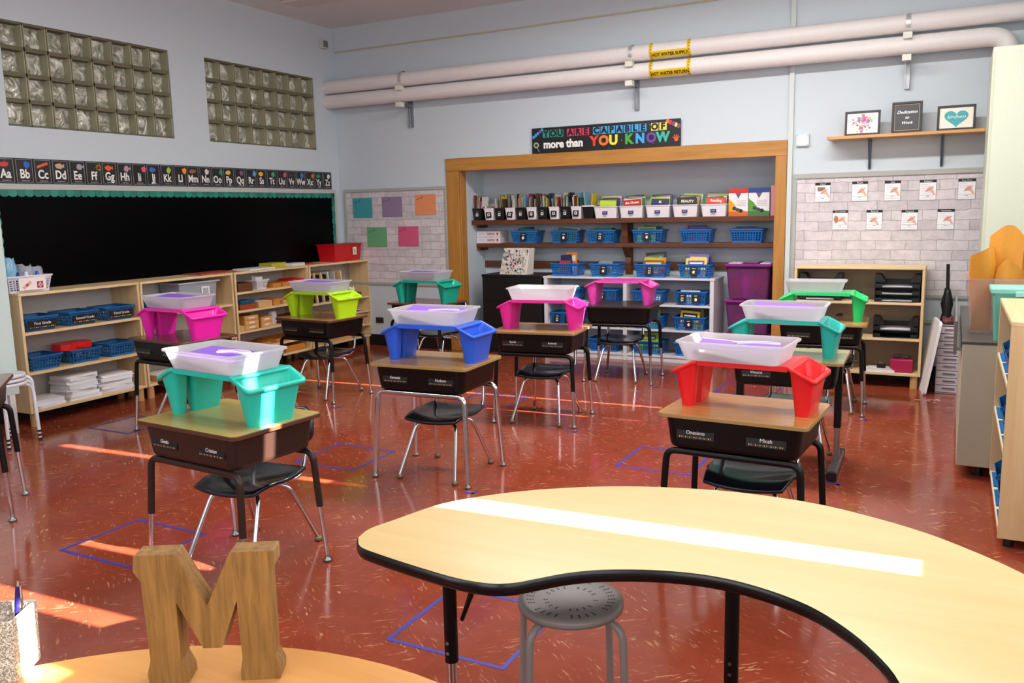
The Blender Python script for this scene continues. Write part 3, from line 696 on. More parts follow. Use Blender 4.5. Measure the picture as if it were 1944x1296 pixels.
DESKS = dict(
 a=((3.807, 2.458), -5.0, .708), b=((3.923, 4.059), 2.6, .708), c=((5.858, 3.58), -3.5, .682), d=((3.951, 5.545), 6.2, .706), e=((5.829, 5.05), 1.3, .692),
 f=((5.813, 6.70), 2.9, .697), g=((1.95, 6.95), -4, .702), h=((3.986, 7.234), 5, .712), i=((1.74, 5.572), -4.5, .71), j=((1.532, 4.216), -6.1, .714), k=((2.065, 2.373), 50, .73))
def place(k, lx, ly, z=0):
    (x, y), r, h = DESKS[k]; a = radians(r); return (x+cos(a)*lx-sin(a)*ly, y+sin(a)*lx+cos(a)*ly, z)
def dk(k, *a, **kw): (fm, r, h) = DESKS[k]; return student_desk(fm, r, h, *a, **kw)
dk('a', 'brown school desk with tan top in the left foreground under turquoise organizer', DESKT5, EDGE_D, 'brown', 'brown', ('Gisela', 'Cristian'))
dk('b', 'black school desk on all-chrome legs under the blue organizer', DESKT, EDGE_L, 'black', 'chrome', ('Genesis', 'Hudson'))
dk('c', 'black school desk with oak top nearest on the right under red organizer', DESKT2, EDGE_L, 'black', 'black_full', ('Onesimo', 'Micah'))
dk('d', 'black school desk in the middle under the pink organizer with white tray', DESKT, EDGE_L, 'black', 'black', ('Syeda', 'Amirah'))
dk('e', 'black desk with olive top and two flat foot bars behind the red organizer', DESKT4, EDGE_L, 'black', 'tee', ('Vincent', ''))
dk('f', 'black school desk before the letter tray bookcase under green organizer', DESKT2, EDGE_L, 'black', 'black', ('', ''))
dk('g', 'far school desk by the wooden niche trim under small teal organizer', DESKT3, EDGE_D, 'black', 'black', None)
dk('h', 'school desk with dark top in front of the white cubby shelf', DESKT6, mat('2a1e1a', .4), 'black', 'black', None)
dk('i', 'black school desk near left shelves under the lime green organizer', DESKT, EDGE_D, 'black', 'black', ('', ''))
dk('j', 'black school desk by the left shelves under magenta pink organizer', DESKT3, EDGE_D, 'black', 'black', ('', ''))
dk('k', 'school desk cut off by the left edge of the picture', DESKT3, EDGE_D, 'black', 'black', None)
# chairs
def ch(k, dx, dy, r, label, z=0): (fm, rot, h) = DESKS[k]; chair(place(k, dx, dy), radians(rot+r), label)
ch('a', -.06, .39, 8, 'dark shell chair on chrome legs tucked under the brown desk')
ch('b', .03, .27, 0, 'dark shell chair on chrome legs under the all-chrome desk')
ch('c', .03, .27, 2, 'dark shell chair under the nearest right-hand desk')
ch('d', .02, .26, -2, 'dark shell chair under the middle desk with pink organizer')
ch('e', .04, .30, 3, 'dark shell chair behind the flat foot desk')
ch('f', .05, .30, 0, 'dark shell chair behind the desk with green organizer')
ch('g', .02, .42, -4, 'dark shell chair behind the far desk with small teal organizer')
ch('h', -.03, .27, 2, 'dark shell chair at the dark topped desk before the cubby')
ch('i', -.03, .30, 2, 'dark shell chair under the desk with lime organizer')
ch('j', .0, .30, 0, 'dark shell chair at the desk with magenta organizer')
ch('k', -.1, .34, 0, 'dark shell chair at the desk cut off by the left edge')
# organizers: colour, desk-local position, rotation offset
TURQ = '27c6b4'
ORG = dict(a=(TURQ, .0, .27, -2, 'translucent turquoise desk organizer on the brown foreground desk'), b=('2a62e0', .01, .27, 0, 'blue desk organizer on the chrome legged desk'),
 c=('ee2229', .01, .29, -1, 'red desk organizer on the nearest right-hand desk'), d=('f230a8', .0, .27, 2, 'hot pink desk organizer on the middle desk, with white tray'),
 e=('28bdb2', -.02, .25, -1, 'turquoise desk organizer on the olive topped desk'), f=('1fd272', .0, .27, 0, 'green desk organizer before the letter tray bookcase'),
 g=('12a58c', .02, .24, 2, 'dark teal desk organizer on the far left desk'), h=('e248ac', -.02, .27, 0, 'pink desk organizer without tray in front of the cubby'),
 i=('b4e01c', .0, .27, 2, 'lime green desk organizer near the left shelves'), j=('ee22ae', .02, .24, 2, 'magenta desk organizer by the left shelf unit'))
for k, (c, lx, ly, r, lab) in ORG.items():
    organizer(place(k, lx, ly, DESKS[k][2]), radians(DESKS[k][1]+r), c, .3, lab)
TR = dict(a=(.0, .25, -2, 'white translucent tray with purple folder on the turquoise foreground organizer'), b=(-.02, .28, 0, 'white translucent tray on the blue organizer'), c=(-.04, .26, -1, 'white translucent tray with purple folder on the red organizer'),
 d=(.0, .27, 2, 'white tray on the hot pink organizer in the middle'), e=(-.03, .24, 0, 'white translucent tray with slanting purple folder on turquoise organizer'), f=(-.06, .25, 0, 'pale empty tray on the green organizer'),
 g=(.0, .24, 2, 'white tray with dark folder on the far teal organizer'), i=(-.02, .27, 2, 'white tray on the lime organizer'), j=(-.02, .25, 2, 'white tray on the magenta organizer'))
for k, (lx, ly, r, lab) in TR.items():
    zt_ = DESKS[k][2]+.2225
    p = place(k, lx, ly, zt_); rr = radians(DESKS[k][1]+r)
    tray(p, rr, lab, w=.50 if k != 'f' else .46, d=.33 if k != 'f' else .24)
    if k in 'abcegij':
        folder((p[0], p[1], zt_+(.05 if k in 'ac' else .062)), rr+radians(8), radians(3 if k != 'b' else 6), 'purple folder lying in the tray on the '+dict(a='turquoise foreground', b='blue', c='red', e='turquoise right-hand', g='far teal', i='lime', j='magenta')[k]+' organizer', 'purple folders in the trays', roll_=radians(3), w=.36, d=.22)
    if k in 'abc':
        glasses_case((p[0]+.10, p[1]-.03, zt_+.072), rr, 'pale looped lanyard cord on the folder in the tray of the %s organizer' % dict(a='turquoise foreground', b='blue', c='red')[k])

# ================================================================== FOREGROUND
# kidney table
kp_out = [(5.244, 1.795), (5.232, 1.864), (5.255, 1.95), (5.313, 2.132), (5.434, 2.288), (5.582, 2.409), (5.74, 2.50), (5.907, 2.56), (6.115, 2.60), (6.366, 2.587), (6.609, 2.493), (6.767, 2.38), (6.90, 2.24), (7.06, 1.98), (7.15, 1.66), (7.16, 1.34), (7.10, 1.13), (6.98, 1.05), (6.84, 1.07), (6.74, 1.16), (6.70, 1.30), (6.665, 1.48), (6.629, 1.634)]
kp_in = [(6.58, 1.73), (6.512, 1.817), (6.426, 1.89), (6.311, 1.937), (6.195, 1.952), (6.07, 1.93), (5.95, 1.879), (5.874, 1.824), (5.817, 1.761), (5.776, 1.716), (5.723, 1.688), (5.639, 1.681), (5.522, 1.695), (5.371, 1.722), (5.29, 1.745)]
pts = [Vector((x, y, 0)) for x, y in kp_out+kp_in]; pts = bez(pts+[pts[0]], 4)[:-1]; pts = [(p.x, p.y) for p in pts][::-1]
ca = sum(pts[i][0]*pts[(i+1) % len(pts)][1]-pts[(i+1) % len(pts)][0]*pts[i][1] for i in range(len(pts)))
if ca < 0: pts = pts[::-1]
def off(poly, e):
    n = len(poly); out = []
    for i in range(n):
        a = Vector(poly[i-1]); b = Vector(poly[(i+1) % n]); d = (b-a).normalized(); out.append((poly[i][0]+d.y*e, poly[i][1]-d.x*e))
    return out
kx, ky, kz = 6.2, 1.9, .70
K = thing('kidney_table', (kx, ky, 0), 0, 'large kidney shaped table with pale maple top and black edge in the foreground', 'table')
loc_ = [(x-kx, y-ky) for x, y in pts]
mb = MB(); mb.loft([[(x, y, z) for x, y in off(loc_, e)] for e, z in ((-.006, kz-.034), (0, kz-.028), (.003, kz-.016), (0, kz-.004), (-.003, kz))], KIDEDGE, True, False, True); mb.build('edge_band', K)
q = off(loc_, -.003); mb = MB(); mb.add([(x, y, kz) for x, y in q], [tuple(range(len(q)))], KID)
mb.add([(x, y, kz-.001) for x, y in q], [tuple(range(len(q)))[::-1]], KIDEDGE); mb.build('tabletop', K)
for (lx, ly) in ((5.50, 1.86), (6.22, 2.08), (6.98, 1.35), (6.75, 2.20)):
    lg = MB().cyl((lx-kx, ly-ky), .019, .019, .36, kz-.03, BLACKM, 16).build('leg', K)
    MB().cyl((lx-kx, ly-ky), .015, .015, .02, .37, CHROME, 16).build('leg_insert', lg); MB().cyl((lx-kx, ly-ky), .024, .018, 0, .02, BLACKP, 16).build('foot', lg)
    for zz in (.39, .42): MB().tube([(lx-kx, ly-ky-.021, zz), (lx-kx, ly-ky-.015, zz)], .005, STEEL, 8).build('bolt', lg)
MB().tube(fillet([(5.55-kx, 1.97-ky, .65), (5.53-kx, 1.87-ky, .48), (5.62-kx, 1.83-ky, .66)], .01), .006, BLACKM, 8).build('brace', K)
# stool
def stool(loc, rz, label, group, color, h=.45, R=.16, perf=True):
    m = mat(color, .35, .0 if perf else 0, coat=.1); s = thing('stool', loc, rz, label, 'stool', group)
    mb = MB(); mb.lathe([(.001, h-.012), (R*.5, h-.010), (R*.88, h-.006), (R*.985, h-.010), (R, h-.018), (R*.995, h-.03), (R*.96, h-.03), (R*.95, h-.02), (.001, h-.022)], m, 40)
    mb.build('seat', s)
    if perf:
        mb = MB(); hm = mat('3a2a28', .7)
        for ring, cnt in ((.45, 22), (.5, 22), (.72, 34), (.77, 34), (.82, 34)):
            for k in range(cnt):
                if (k*7+int(ring*100)) % 5 == 0: continue
                a = 2*pi*k/cnt; x, y = R*ring*cos(a), R*ring*sin(a); zz = h-.010+.004*max(0, (ring-.5)/.4)+.0006
                mb.add([(x+.0035*cos(j*pi/3), y+.0035*sin(j*pi/3), zz) for j in range(6)], [(0, 1, 2, 3, 4, 5)], hm)
        mb.build('seat_holes', s)['kind'] = 'stuff'
    for k in range(4):
        a = radians(45+90*k); 
        p = fillet([(R*.5*cos(a), R*.5*sin(a), h-.03), ((R+.03)*cos(a), (R+.03)*sin(a), h-.045), ((R+.045)*cos(a), (R+.045)*sin(a), .01)], .045, 6)
        lg = MB().tube(p, .0115, m, 12).build('leg', s); MB().cyl(((R+.045)*cos(a), (R+.045)*sin(a)), .014, .014, 0, .015, BLACKP, 12).build('rubber_foot', lg)
    return s
stool((5.715, 2.195, 0), radians(30), 'grey metal stool with pierced round seat under the kidney table', None, '9c938f', h=.45, R=.158)
for i in range(3):
    stool((.66, 3.62, .03*i), radians(12), 'white stacking stool at the left edge, '+('bottom of the stack', 'middle of the stack', 'top of the stack')[i], 'white stacked stools', 'dcdce4', h=.46, R=.15, perf=False)
# round table + letter + pen cup
T = thing('round_table', (5.717, .438, 0), 0, 'round table with orange wood top at the bottom left', 'table')
mb = MB(); mb.lathe([(.001, .67), (.83, .67), (.842, .68), (.8425, .694), (.838, .70)], RTOP, 72); mb.build('tabletop', T)
for k in range(4):
    a = radians(45+90*k); MB().cyl((.6*cos(a), .6*sin(a)), .02, .018, 0, .67, BLACKM).build('leg', T)
M_ = thing('wooden_letter', (5.437, 1.105, .70), radians(30), 'chunky wooden letter M standing on the round table', 'wooden letter')
mo = [(-.125, 0), (-.05, 0), (-.05, .018), (-.062, .045), (-.062, .165), (-.018, .07), (.018, .07), (.052, .165), (.055, .045), (.05, .018), (.05, 0), (.125, 0), (.127, .02), (.116, .045), (.116, .215), (.128, .232), (.128, .262), (.045, .262), (-.005, .155), (-.058, .262), (-.135, .262), (-.137, .23), (-.125, .21), (-.12, .05), (-.128, .02)]
mb = MB(); mb.prism([(x, z) for x, z in mo][::-1], -.025, .025, MWOOD, plane='xz')
o = mb.build('letter_body', M_, bevel=.002)
CUP = speckle_mat('b5ab98', ['d8d2c6', '8f8674', 'f4f2ee'], 420, .35, .3)
C_ = thing('pen_cup', (5.03, .932, .70), radians(30), 'square glittery pen cup at the left end of the round table', 'pen cup')
mb = MB(); tub(mb, .094, .094, .10, .10, .125, .004, CUP, .006, .0, liph=.004); mb.build('cup_body', C_)
for i, (x, y, tl, col, lab) in enumerate(((.02, .02, 10, 'c8c8d4', 'silver ballpoint pen'), (.028, .008, 4, '2a2470', 'dark blue pen'), (.0, -.012, -8, '8a7f86', 'grey pen'), (-.02, .01, 12, 'b42a2a', 'red pen'))):
    p = thing('pen', (C_.location.x, C_.location.y, .706), radians(30), lab+' standing in the glittery pen cup', 'pen', 'pens in the cup')
    mb = MB(); t0 = Vector((x*.6, y*.6, 0)); t1 = Vector((x*1.3, y*1.3, .155+.012*i-(.03 if i > 1 else 0))); mb.tube([t0, t0.lerp(t1, .12), t1], [.0015, .0048, .0048], mat(col, .25, .3), 10); mb.build('barrel', p)
    mb = MB(); mb.tube([t1, t1+(t1-t0).normalized()*.01], .0028, CHROME, 8); mb.box(t1.x+.004, t1.x+.0065, t1.y-.002, t1.y+.002, t1.z-.045, t1.z, CHROME); mb.build('clip', p)

# tape marks on the floor
def tape_square(x0, y0, x1, y1, label, rz=0):
    w_ = .018; mb = MB(); z0, z1 = .0004, .0012
    mb.box(x0, x1, y0, y0+w_, z0, z1, TAPE).box(x0, x1, y1-w_, y1, z0, z1, TAPE).box(x0, x0+w_, y0+w_, y1-w_, z0, z1, TAPE).box(x1-w_, x1, y0+w_, y1-w_, z0, z1, TAPE)
    o = mb.build('tape_square'); tag(o, label, 'floor tape', 'blue tape squares on the floor'); return o
tape_square(2.872, 2.465, 3.38, 2.93, 'blue tape square on the floor left of the brown desk')
tape_square(4.848, 2.425, 5.355, 2.93, 'blue tape square on the floor beside the grey stool')
tape_square(2.912, 4.09, 3.40, 4.56, 'blue tape square on the floor left of the all-chrome desk')
tape_square(4.868, 4.825, 5.355, 5.32, 'blue tape square on the floor left of the red organizer desk')
tape_square(.80, 4.15, 1.25, 4.60, 'blue tape square on the floor before the nearest left shelf unit')
tape_square(4.90, 7.16, 5.40, 7.64, 'blue tape square on the floor before the purple totes')
tape_square(3.0, 5.95, 3.5, 6.4, 'blue tape square on the floor left of the middle desk')
for k, (x, y) in enumerate(((4.281, 4.02), (4.282, 5.49), (4.344, 7.19), (2.152, 5.44), (6.13, 5.00), (6.133, 6.63))):
    mb = MB().box(x-.03, x+.04, y-.012, y+.006, .0004, .0012, TAPE).box(x+.022, x+.04, y-.012, y+.05, .0004, .0012, TAPE)
    tag(mb.build('tape_mark'), 'blue tape corner mark at the front leg of the '+('chrome legged desk', 'middle desk with pink organizer', 'dark topped desk by the cubby', 'desk with lime organizer', 'flat foot desk', 'desk with green organizer')[k], 'floor tape', 'blue tape leg marks')
mb = MB(); random.seed(5)
for k in range(6):
    x, y = 6.50+random.random()*.16, 7.42+random.random()*.14; a = random.random()*3
    mb.tube([(x, y, .001), (x+.03*cos(a), y+.03*sin(a), .001), (x+.05*cos(a+.6), y+.05*sin(a+.6), .001)], .0018, WHITE, 4)
tag(mb.build('torn_tape'), 'white tape scraps stuck on the floor before the drawer tower', 'floor tape', kind='stuff')
# ================================================================== CONTENT OF THE LEFT SHELVES
def bx(mb, w, d, h, m, t=.006, z=0):
    """open-topped wooden box, front at y=0"""
    mb.box(-w/2, w/2, 0, d, z, z+t, m).box(-w/2, w/2, 0, t, z+t, z+h, m).box(-w/2, w/2, d-t, d, z+t, z+h, m).box(-w/2, -w/2+t, t, d-t, z+t, z+h, m).box(w/2-t, w/2, t, d-t, z+t, z+h, m); return mb
LR = radians(90)
ZA = .7425
BLUE2 = mat('16609c', .35)
for i, (y, s) in enumerate(((4.165, 'First Grade'), (4.525, 'Second Grade'), (4.88, 'Third Grade'))):
    b = basket((XF-.155, y, ZA), LR+radians((-2, 2, -2)[i]), 'blue basket with black %s label on the upper shelf of nearest unit' % s, 'labelled blue baskets', w=.265, d=.25, h=.115, m=BLUE2, key='blue2', nx=9, nz=3)
    g = MB().box(-.115, .115, -.137, -.131, .022, .085, TAGM)
    cols = ['e8a33c', 'c8383c', '58a05a', 'e0c43c']
    for k in range(14): g.box(-.105+.0155*k, -.097+.0155*k, -.1385, -.137, .027, .035, mat(cols[k % 4], .5))
    e = g.build('label_strip', b); text(s, .03, WHITE, e, loc=(0, -.1375, .06))
for i, y in enumerate((4.17, 4.53, 4.875)):
    b = basket((XF-.155, y, .4305), LR+radians((2, -2, 1)[i]), 'blue basket on the middle shelf of nearest unit, '+('left of the red case', 'holding the red case', 'right of the red case')[i], 'plain blue baskets on left shelves', w=.265, d=.25, h=.115, m=BLUE2, key='blue2')
p = thing('plastic_case', (XF-.155, 4.48, .546), LR+.1, 'red plastic case lying on a blue basket', 'case')
mb = MB(); RED = mat('d41c1c', .3); oct_ = [(-.15, -.05), (-.11, -.1), (.11, -.1), (.15, -.05), (.15, .05), (.11, .1), (-.11, .1), (-.15, .05)]; mb.prism(oct_, 0, .05, RED); mb.build('case_body', p, bevel=.006); MB().box(-.04, .04, -.12, -.1, .015, .035, RED).build('handle', p)
# paper stacks
def paper_stack(y, z, n, label, rz0=0, w=.28, d=.22, dx=.16, seed=1):
    random.seed(seed); s = thing('paper_stack', (XF-dx, y, z), LR+rz0, label, 'paper stack', 'paper stacks on left shelves'); hh = 0
    for k in range(n):
        t_ = random.uniform(.008, .03); mb = MB(); mb.T = Matrix.Translation((random.uniform(-.02, .02), random.uniform(-.015, .015), 0)) @ Matrix.Rotation(random.uniform(-.18, .18), 4, 'Z')
        for j in range(3): q = random.uniform(-.003, .003); mb.box(-w/2+q, w/2+q, -d/2, d/2, hh+t_*j/3, hh+t_*(j+1)/3-.0004, mat(random.choice(['e6e4ea', 'dcd9e0', 'efeef2']), .7))
        mb.build('ream', s); hh += t_
paper_stack(4.47, .1325, 9, 'white paper stack on the bottom shelf left', .1, seed=2)
paper_stack(4.83, .1325, 8, 'greyish paper stack on the bottom shelf right', -.2, seed=4)
paper_stack(4.17, .1325, 3, 'manila folder pile on the bottom shelf at the left end', 0, w=.24, d=.26, seed=9)
# first aid basket
b = basket((.21, 4.12, 1.0475), LR, 'white first aid basket with red cross card on the nearest left shelf unit', None, w=.36, d=.24, h=.13, m=WPLAST, key='white', nx=14, nz=5)
g = MB().box(-.10, .12, -.1305, -.124, .018, .115, mat('efe6e6', .5)); g.box(.045, .095, -.1325, -.1305, .03, .08, mat('b01c3c', .5)); g.box(.064, .076, -.134, -.1325, .038, .072, WHITE).box(.053, .087, -.134, -.1325, .049, .061, WHITE)
g.T = Matrix.Translation((-.035, -.132, .058)) @ Matrix.Rotation(radians(-35), 4, 'Y'); g.box(-.04, .04, -.0005, .0005, -.012, .012, mat('e0b48c', .5)); g.box(-.012, .012, -.0015, -.0005, -.011, .011, mat('c84a4a', .5)); g.build('first_aid_card', b)
def crumple(name, loc, rz, w, d, h, m, label, cat, seed, group=None):
    random.seed(seed); mb = MB(); rings = []
    for k in range(9):
        z = h*k/8; f = .75+.3*sin(pi*k/8*.9+.3); rings.append([(w/2*f*cos(a*pi/9)*(1+.13*random.uniform(-1, 1)), d/2*f*sin(a*pi/9)*(1+.13*random.uniform(-1, 1)), z+.02*random.uniform(-1, 1)*(k > 0)) for a in range(18)])
    mb.loft(rings, m, True, True, True); o = mb.build(name); o.location = loc; o.rotation_euler.z = rz; return tag(o, label, cat, group)
for k, (y, m_, hh, lab) in enumerate(((4.03, mat('7fb8dc', .25, coat=.4), .25, 'light blue plastic wrapped pack in the first aid basket'), (4.16, BAG, .19, 'clear plastic bag of supplies in the first aid basket'), (4.245, BAG, .17, 'clear crinkled bag at the right end of the first aid basket'))):
    crumple('plastic_bag', (.20, y, 1.054), LR, .13, .15, hh, m_, lab, 'plastic bag', 11+k)
for k, (y, c, lab) in enumerate(((4.06, '1d2a80', 'dark blue bottle cap peeking from the first aid basket'), (4.13, 'e8e8f0', 'white bottle in the first aid basket'), (4.22, '2a52b0', 'royal blue bottle in the first aid basket'))):
    o = MB().lathe([(.024, 0), (.026, .02), (.026, .11), (.012, .13), (.012, .15), (.001, .152)], mat(c, .3), 16).build('bottle'); o.location = (.27, y, 1.053); tag(o, lab, 'bottle')
# pale panel at the far left edge
p = thing('easel_panel', (.40, 3.60, 0), radians(82), 'pale mint standing panel with a pink magnet at the left picture edge', 'panel')
MB().box(-.3, .275, 0, .03, .3, 1.75, mat('c9dbd8', .35)).build('board', p, bevel=.004); MB().box(-.28, -.24, 0, .03, 0, .3, WHITE).build('leg', p); MB().box(.2, .24, 0, .03, 0, .3, WHITE).build('leg', p)
MB().lathe([(.001, 0), (.02, 0), (.02, .008), (.001, .01)], mat('e23a98', .4), 16).build('magnet', p).matrix_local = Matrix.Translation((.135, 0, .675)) @ Matrix.Rotation(radians(90), 4, 'X')
# unit 2
p = thing('storage_tote', (XF-.19, 5.77, ZA), LR, 'clear grey tote with square white label in the second left unit', 'tote')
mb = MB(); tub(mb, .42, .26, .46, .28, .24, .02, clear('c4c8d2', .45), .003, .008); mb.build('tote_body', p); MB().box(-.25, .25, -.155, .155, .238, .25, mat('b9bcc4', .4)).build('lid', p)
MB().box(.02, .12, -.147, -.144, .10, .20, WHITE).box(.035, .105, -.148, -.147, .115, .185, mat('a8a8ac', .5)).build('label_card', p)
p = thing('storage_bin', (XF-.17, 5.26, ZA), LR, 'bright blue lidded bin at the left of the second unit', 'bin')
mb = MB(); tub(mb, .16, .24, .18, .26, .13, .015, mat('2080c8', .35), .003, .008); mb.build('bin_body', p); MB().box(-.1, .1, -.135, .135, .13, .142, mat('174a9a', .35)).build('lid', p); MB().box(-.06, .05, -.138, -.13, .02, .1, CYAN).build('label_card', p)
def woodbox(y, z, w, h, label, m=MAPLE_D, d=.2, dx=.03, rz=0, fill=None):
    o = thing('wooden_box', (XF-dx, y, z), LR+rz, label, 'box', 'small wooden boxes on left shelves'); bx(MB(), w, d, h, m).build('box_body', o)
    if fill: MB().box(-w/2+.008, w/2-.008, .008, d-.008, .007, h*.8+.012, fill).build('contents', o)
    return o
OR = wood('b9702c', 'd8923e', 'X', .5, .35); DB = wood('5a3420', '74462a', 'X', .5, .4); LT = wood('c99a5c', 'dcb277', 'X', .5, .4)
woodbox(5.58, .4205, .17, .06, 'small brown wooden box on the middle shelf of second unit', DB)
o = MB().lathe([(.025, 0), (.03, .02), (.012, .06), (.022, .1), (.001, .11)], MAPLE_D, 16).build('wooden_knob_toy'); o.location = (.24, 5.72, .4205); tag(o, 'turned wooden knob standing on the middle shelf of second unit', 'toy')
woodbox(5.42, .1325, .42, .05, 'low wooden tray of paper at the bottom of second unit', LT, .26, fill=PAPER)
# flat things on the tops
for (y, x, w, d, h, c, lab) in ((6.05, .2, .5, .25, .012, 'a8483c', 'flat red folder on top of the second left unit'), (6.62, .22, .38, .24, .014, 'e4e2e6', 'white paper pad on top of the third left unit'), (6.98, .14, .24, .18, .045, 'b0a824', 'olive yellow box on top of the third left unit'), (7.2, .24, .22, .14, .03, 'cfd4d8', 'pale grey box on top of the third left unit'), (7.45, .2, .26, .2, .006, 'c9524a', 'thin red folder on top of the corner unit')):
    o = MB().box(-w/2, w/2, -d/2, d/2, 0, h*.3, mat(c, .5)).box(-w/2+.003, w/2-.003, -d/2+.003, d/2-.003, h*.3, h, mat(c, .45)).build('flat_box', bevel=.001); o.location = (x, y, 1.0475); o.rotation_euler.z = LR+.05; tag(o, lab, 'stationery')
# unit 3 items
z1, z2, z3, z4, z5 = .8455, .6605, .4505, .2625, .1325
woodbox(6.34, z1, .2, .085, 'dark brown slanted wooden box, upper shelf of third unit', DB)
b = basket((XF-.12, 6.60, z1), LR, 'small white basket of cards, upper shelf of third unit', None, w=.17, d=.16, h=.10, m=WPLAST, key='whites', nx=7, nz=3)
o = MB().box(-.05, .05, -.03, .0, 0, .12, PAPER).box(-.06, -.02, .0, .02, 0, .135, mat('cfd6e6', .6)).build('paper_card'); o.location = (XF-.12, 6.60, z1+.006); o.rotation_euler.z = LR; tag(o, 'paper cards standing in the small white basket', 'cards')
woodbox(6.80, z1, .13, .045, 'low amber wooden box left of another, upper shelf of third unit', OR); woodbox(6.945, z1, .13, .045, 'low amber wooden box right of another, upper shelf of third unit', OR)
woodbox(7.13, z1, .18, .07, 'red box at the right of the upper shelf of third unit', RED)
woodbox(6.36, z2, .22, .055, 'red-brown wooden box under a blue case in third unit', wood('8a3a20', 'a8502c', 'X', .5, .4))
o = MB().box(-.1, .1, -.07, .07, 0, .035, mat('1c5c80', .4)).box(-.1, .1, -.072, -.07, .016, .019, BLACK).build('blue_case', bevel=.003); o.location = (XF-.12, 6.38, z2+.056); o.rotation_euler.z = LR; tag(o, 'teal blue flat case lying on the red-brown wooden box', 'case')
woodbox(6.61, z2, .2, .06, 'open wooden tray of papers, second shelf of third unit', LT, fill=PAPER); woodbox(6.78, z2, .10, .07, 'orange wooden box, second shelf of third unit', OR); woodbox(7.03, z2, .32, .04, 'long low wooden tray, second shelf of third unit', LT)
def drawers(y, z, w, h, n, label):
    o = thing('drawer_chest', (XF-.03, y, z), LR, label, 'drawer chest'); MB().box(-w/2, w/2, .004, .2, 0, h, OR).build('chest_body', o, bevel=.002)
    for k in range(n):
        e = MB().box(-w/2+.008, w/2-.008, 0, .006, h*k/n+.004, h*(k+1)/n-.004, LT).build('drawer', o); MB().box(-w*.2, w*.2, -.002, 0, h*(k+.5)/n-.007, h*(k+.5)/n+.007, PAPER).build('label_card', e)
woodbox(6.25, z3, .09, .05, 'small tray with white cards, third shelf of third unit', LT, fill=PAPER)
drawers(6.40, z3, .2, .145, 3, 'amber wooden chest of three tiny drawers on the third unit'); drawers(6.615, z3, .17, .11, 2, 'amber wooden chest of two tiny drawers on the third unit')
o = MB().lathe([(.04, 0), (.055, .05), (.05, .12), (.035, .14)], mat('c4c0c4', .3), 20).build('pale_jar'); o.location = (.25, 6.80, z3); tag(o, 'pale jar on the third shelf of third unit', 'jar')
woodbox(7.02, z3, .3, .08, 'brown wooden box right end of third shelf in third unit', DB)
woodbox(6.45, z4, .4, .03, 'wide flat amber wooden tray left, fourth shelf of third unit', OR, .27); woodbox(6.95, z4, .44, .04, 'wide flat amber wooden tray right, fourth shelf of third unit', OR, .27)
woodbox(6.65, z5, .3, .07, 'dark blue and wood box at the bottom of third unit', mat('3a3560', .5), .25); woodbox(7.02, z5, .3, .07, 'amber box at the bottom right of third unit', OR, .25)
# unit 4
for k in range(5):
    y = 7.435+k*.115; o = MB().box(-.012, .012, 0, .26, 0, .34, (MAPLE_Z, MAPLE_Z, mat('d8d0b0', .5), mat('b9bcc0', .4), MAPLE_Z)[k]).build('work_board'); o.location = (XF-.03, y, .6105); o.rotation_euler = (0, radians(0), LR); o.rotation_euler.x = 0
    o.matrix_world = Matrix.Translation((XF-.03, y, .6115)) @ Matrix.Rotation(LR, 4, 'Z') @ Matrix.Rotation(radians(-7), 4, 'Y')
    tag(o, ('maple board', 'second maple board', 'cream board', 'grey board', 'last maple board')[k]+' leaning upright in the corner unit', 'board', 'boards standing in the corner unit')
for k in range(3):
    y = (7.38, 7.49, 7.61)[k]; o = MB().box(-.03, .03, .01, .24, 0, .31, BLACK).box(-.03, -.026, 0, .01, 0, .31, BLACKP).box(.026, .03, 0, .01, 0, .31, BLACKP).build('black_binder')
    o.matrix_world = Matrix.Translation((XF-.04, y, .614)) @ Matrix.Rotation(LR, 4, 'Z') @ Matrix.Rotation(radians(-7), 4, 'Y'); tag(o, ('first', 'second', 'third')[k]+' black binder from the left in the corner unit', 'binder', 'black binders in the corner unit')
woodbox(7.55, .4365, .34, .05, 'long wooden tray left, second level of corner unit', OR); woodbox(7.93, .6105, .12, .06, 'wooden block tray on upper shelf of corner unit', LT); woodbox(8.13, .6105, .2, .055, 'wooden box with white tissue on upper shelf of corner unit', DB)
crumple('tissue', (XF-.12, 8.13, .667), 0, .12, .12, .06, PAPER, 'crumpled white tissue on the wooden box in the corner unit', 'tissue', 33)
o = MB().box(-.1, .1, 0, .15, 0, .012, BLACK).box(-.1, .1, 0, .15, .014, .02, PAPER).build('tablet'); o.location = (XF-.04, 8.10, .4365); o.rotation_euler.z = LR; tag(o, 'flat black tablet on the middle shelf of corner unit', 'tablet')
woodbox(7.5, .2705, .3, .05, 'low amber box left on low shelf of corner unit', OR, .26); woodbox(7.95, .2705, .4, .09, 'amber wooden bin right on low shelf of corner unit', OR, .26); woodbox(7.75, .1325, .5, .04, 'flat wooden tray at bottom of corner unit', LT, .27)
# red bin
p = thing('storage_bin', (.2, 8.05, 1.0475), LR, 'red file bin with pale label on the corner shelf unit', 'bin')
mb = MB(); tub(mb, .46, .25, .5, .29, .20, .02, mat('c4121a', .35), .004, .012); mb.build('bin_body', p)
MB().box(.06, .13, -.152, -.149, .07, .16, mat('e8e2c8', .6)).box(.075, .115, -.1535, -.152, .09, .14, mat('b8c8a8', .6)).build('label_card', p)
o = MB().box(-.2, .2, -.1, .1, .0, .012, BLACKP).build('black_folder'); o.location = (.2, 8.05, 1.235); o.rotation_euler.z = LR; tag(o, 'black folder lying in the top of the red bin', 'folder')

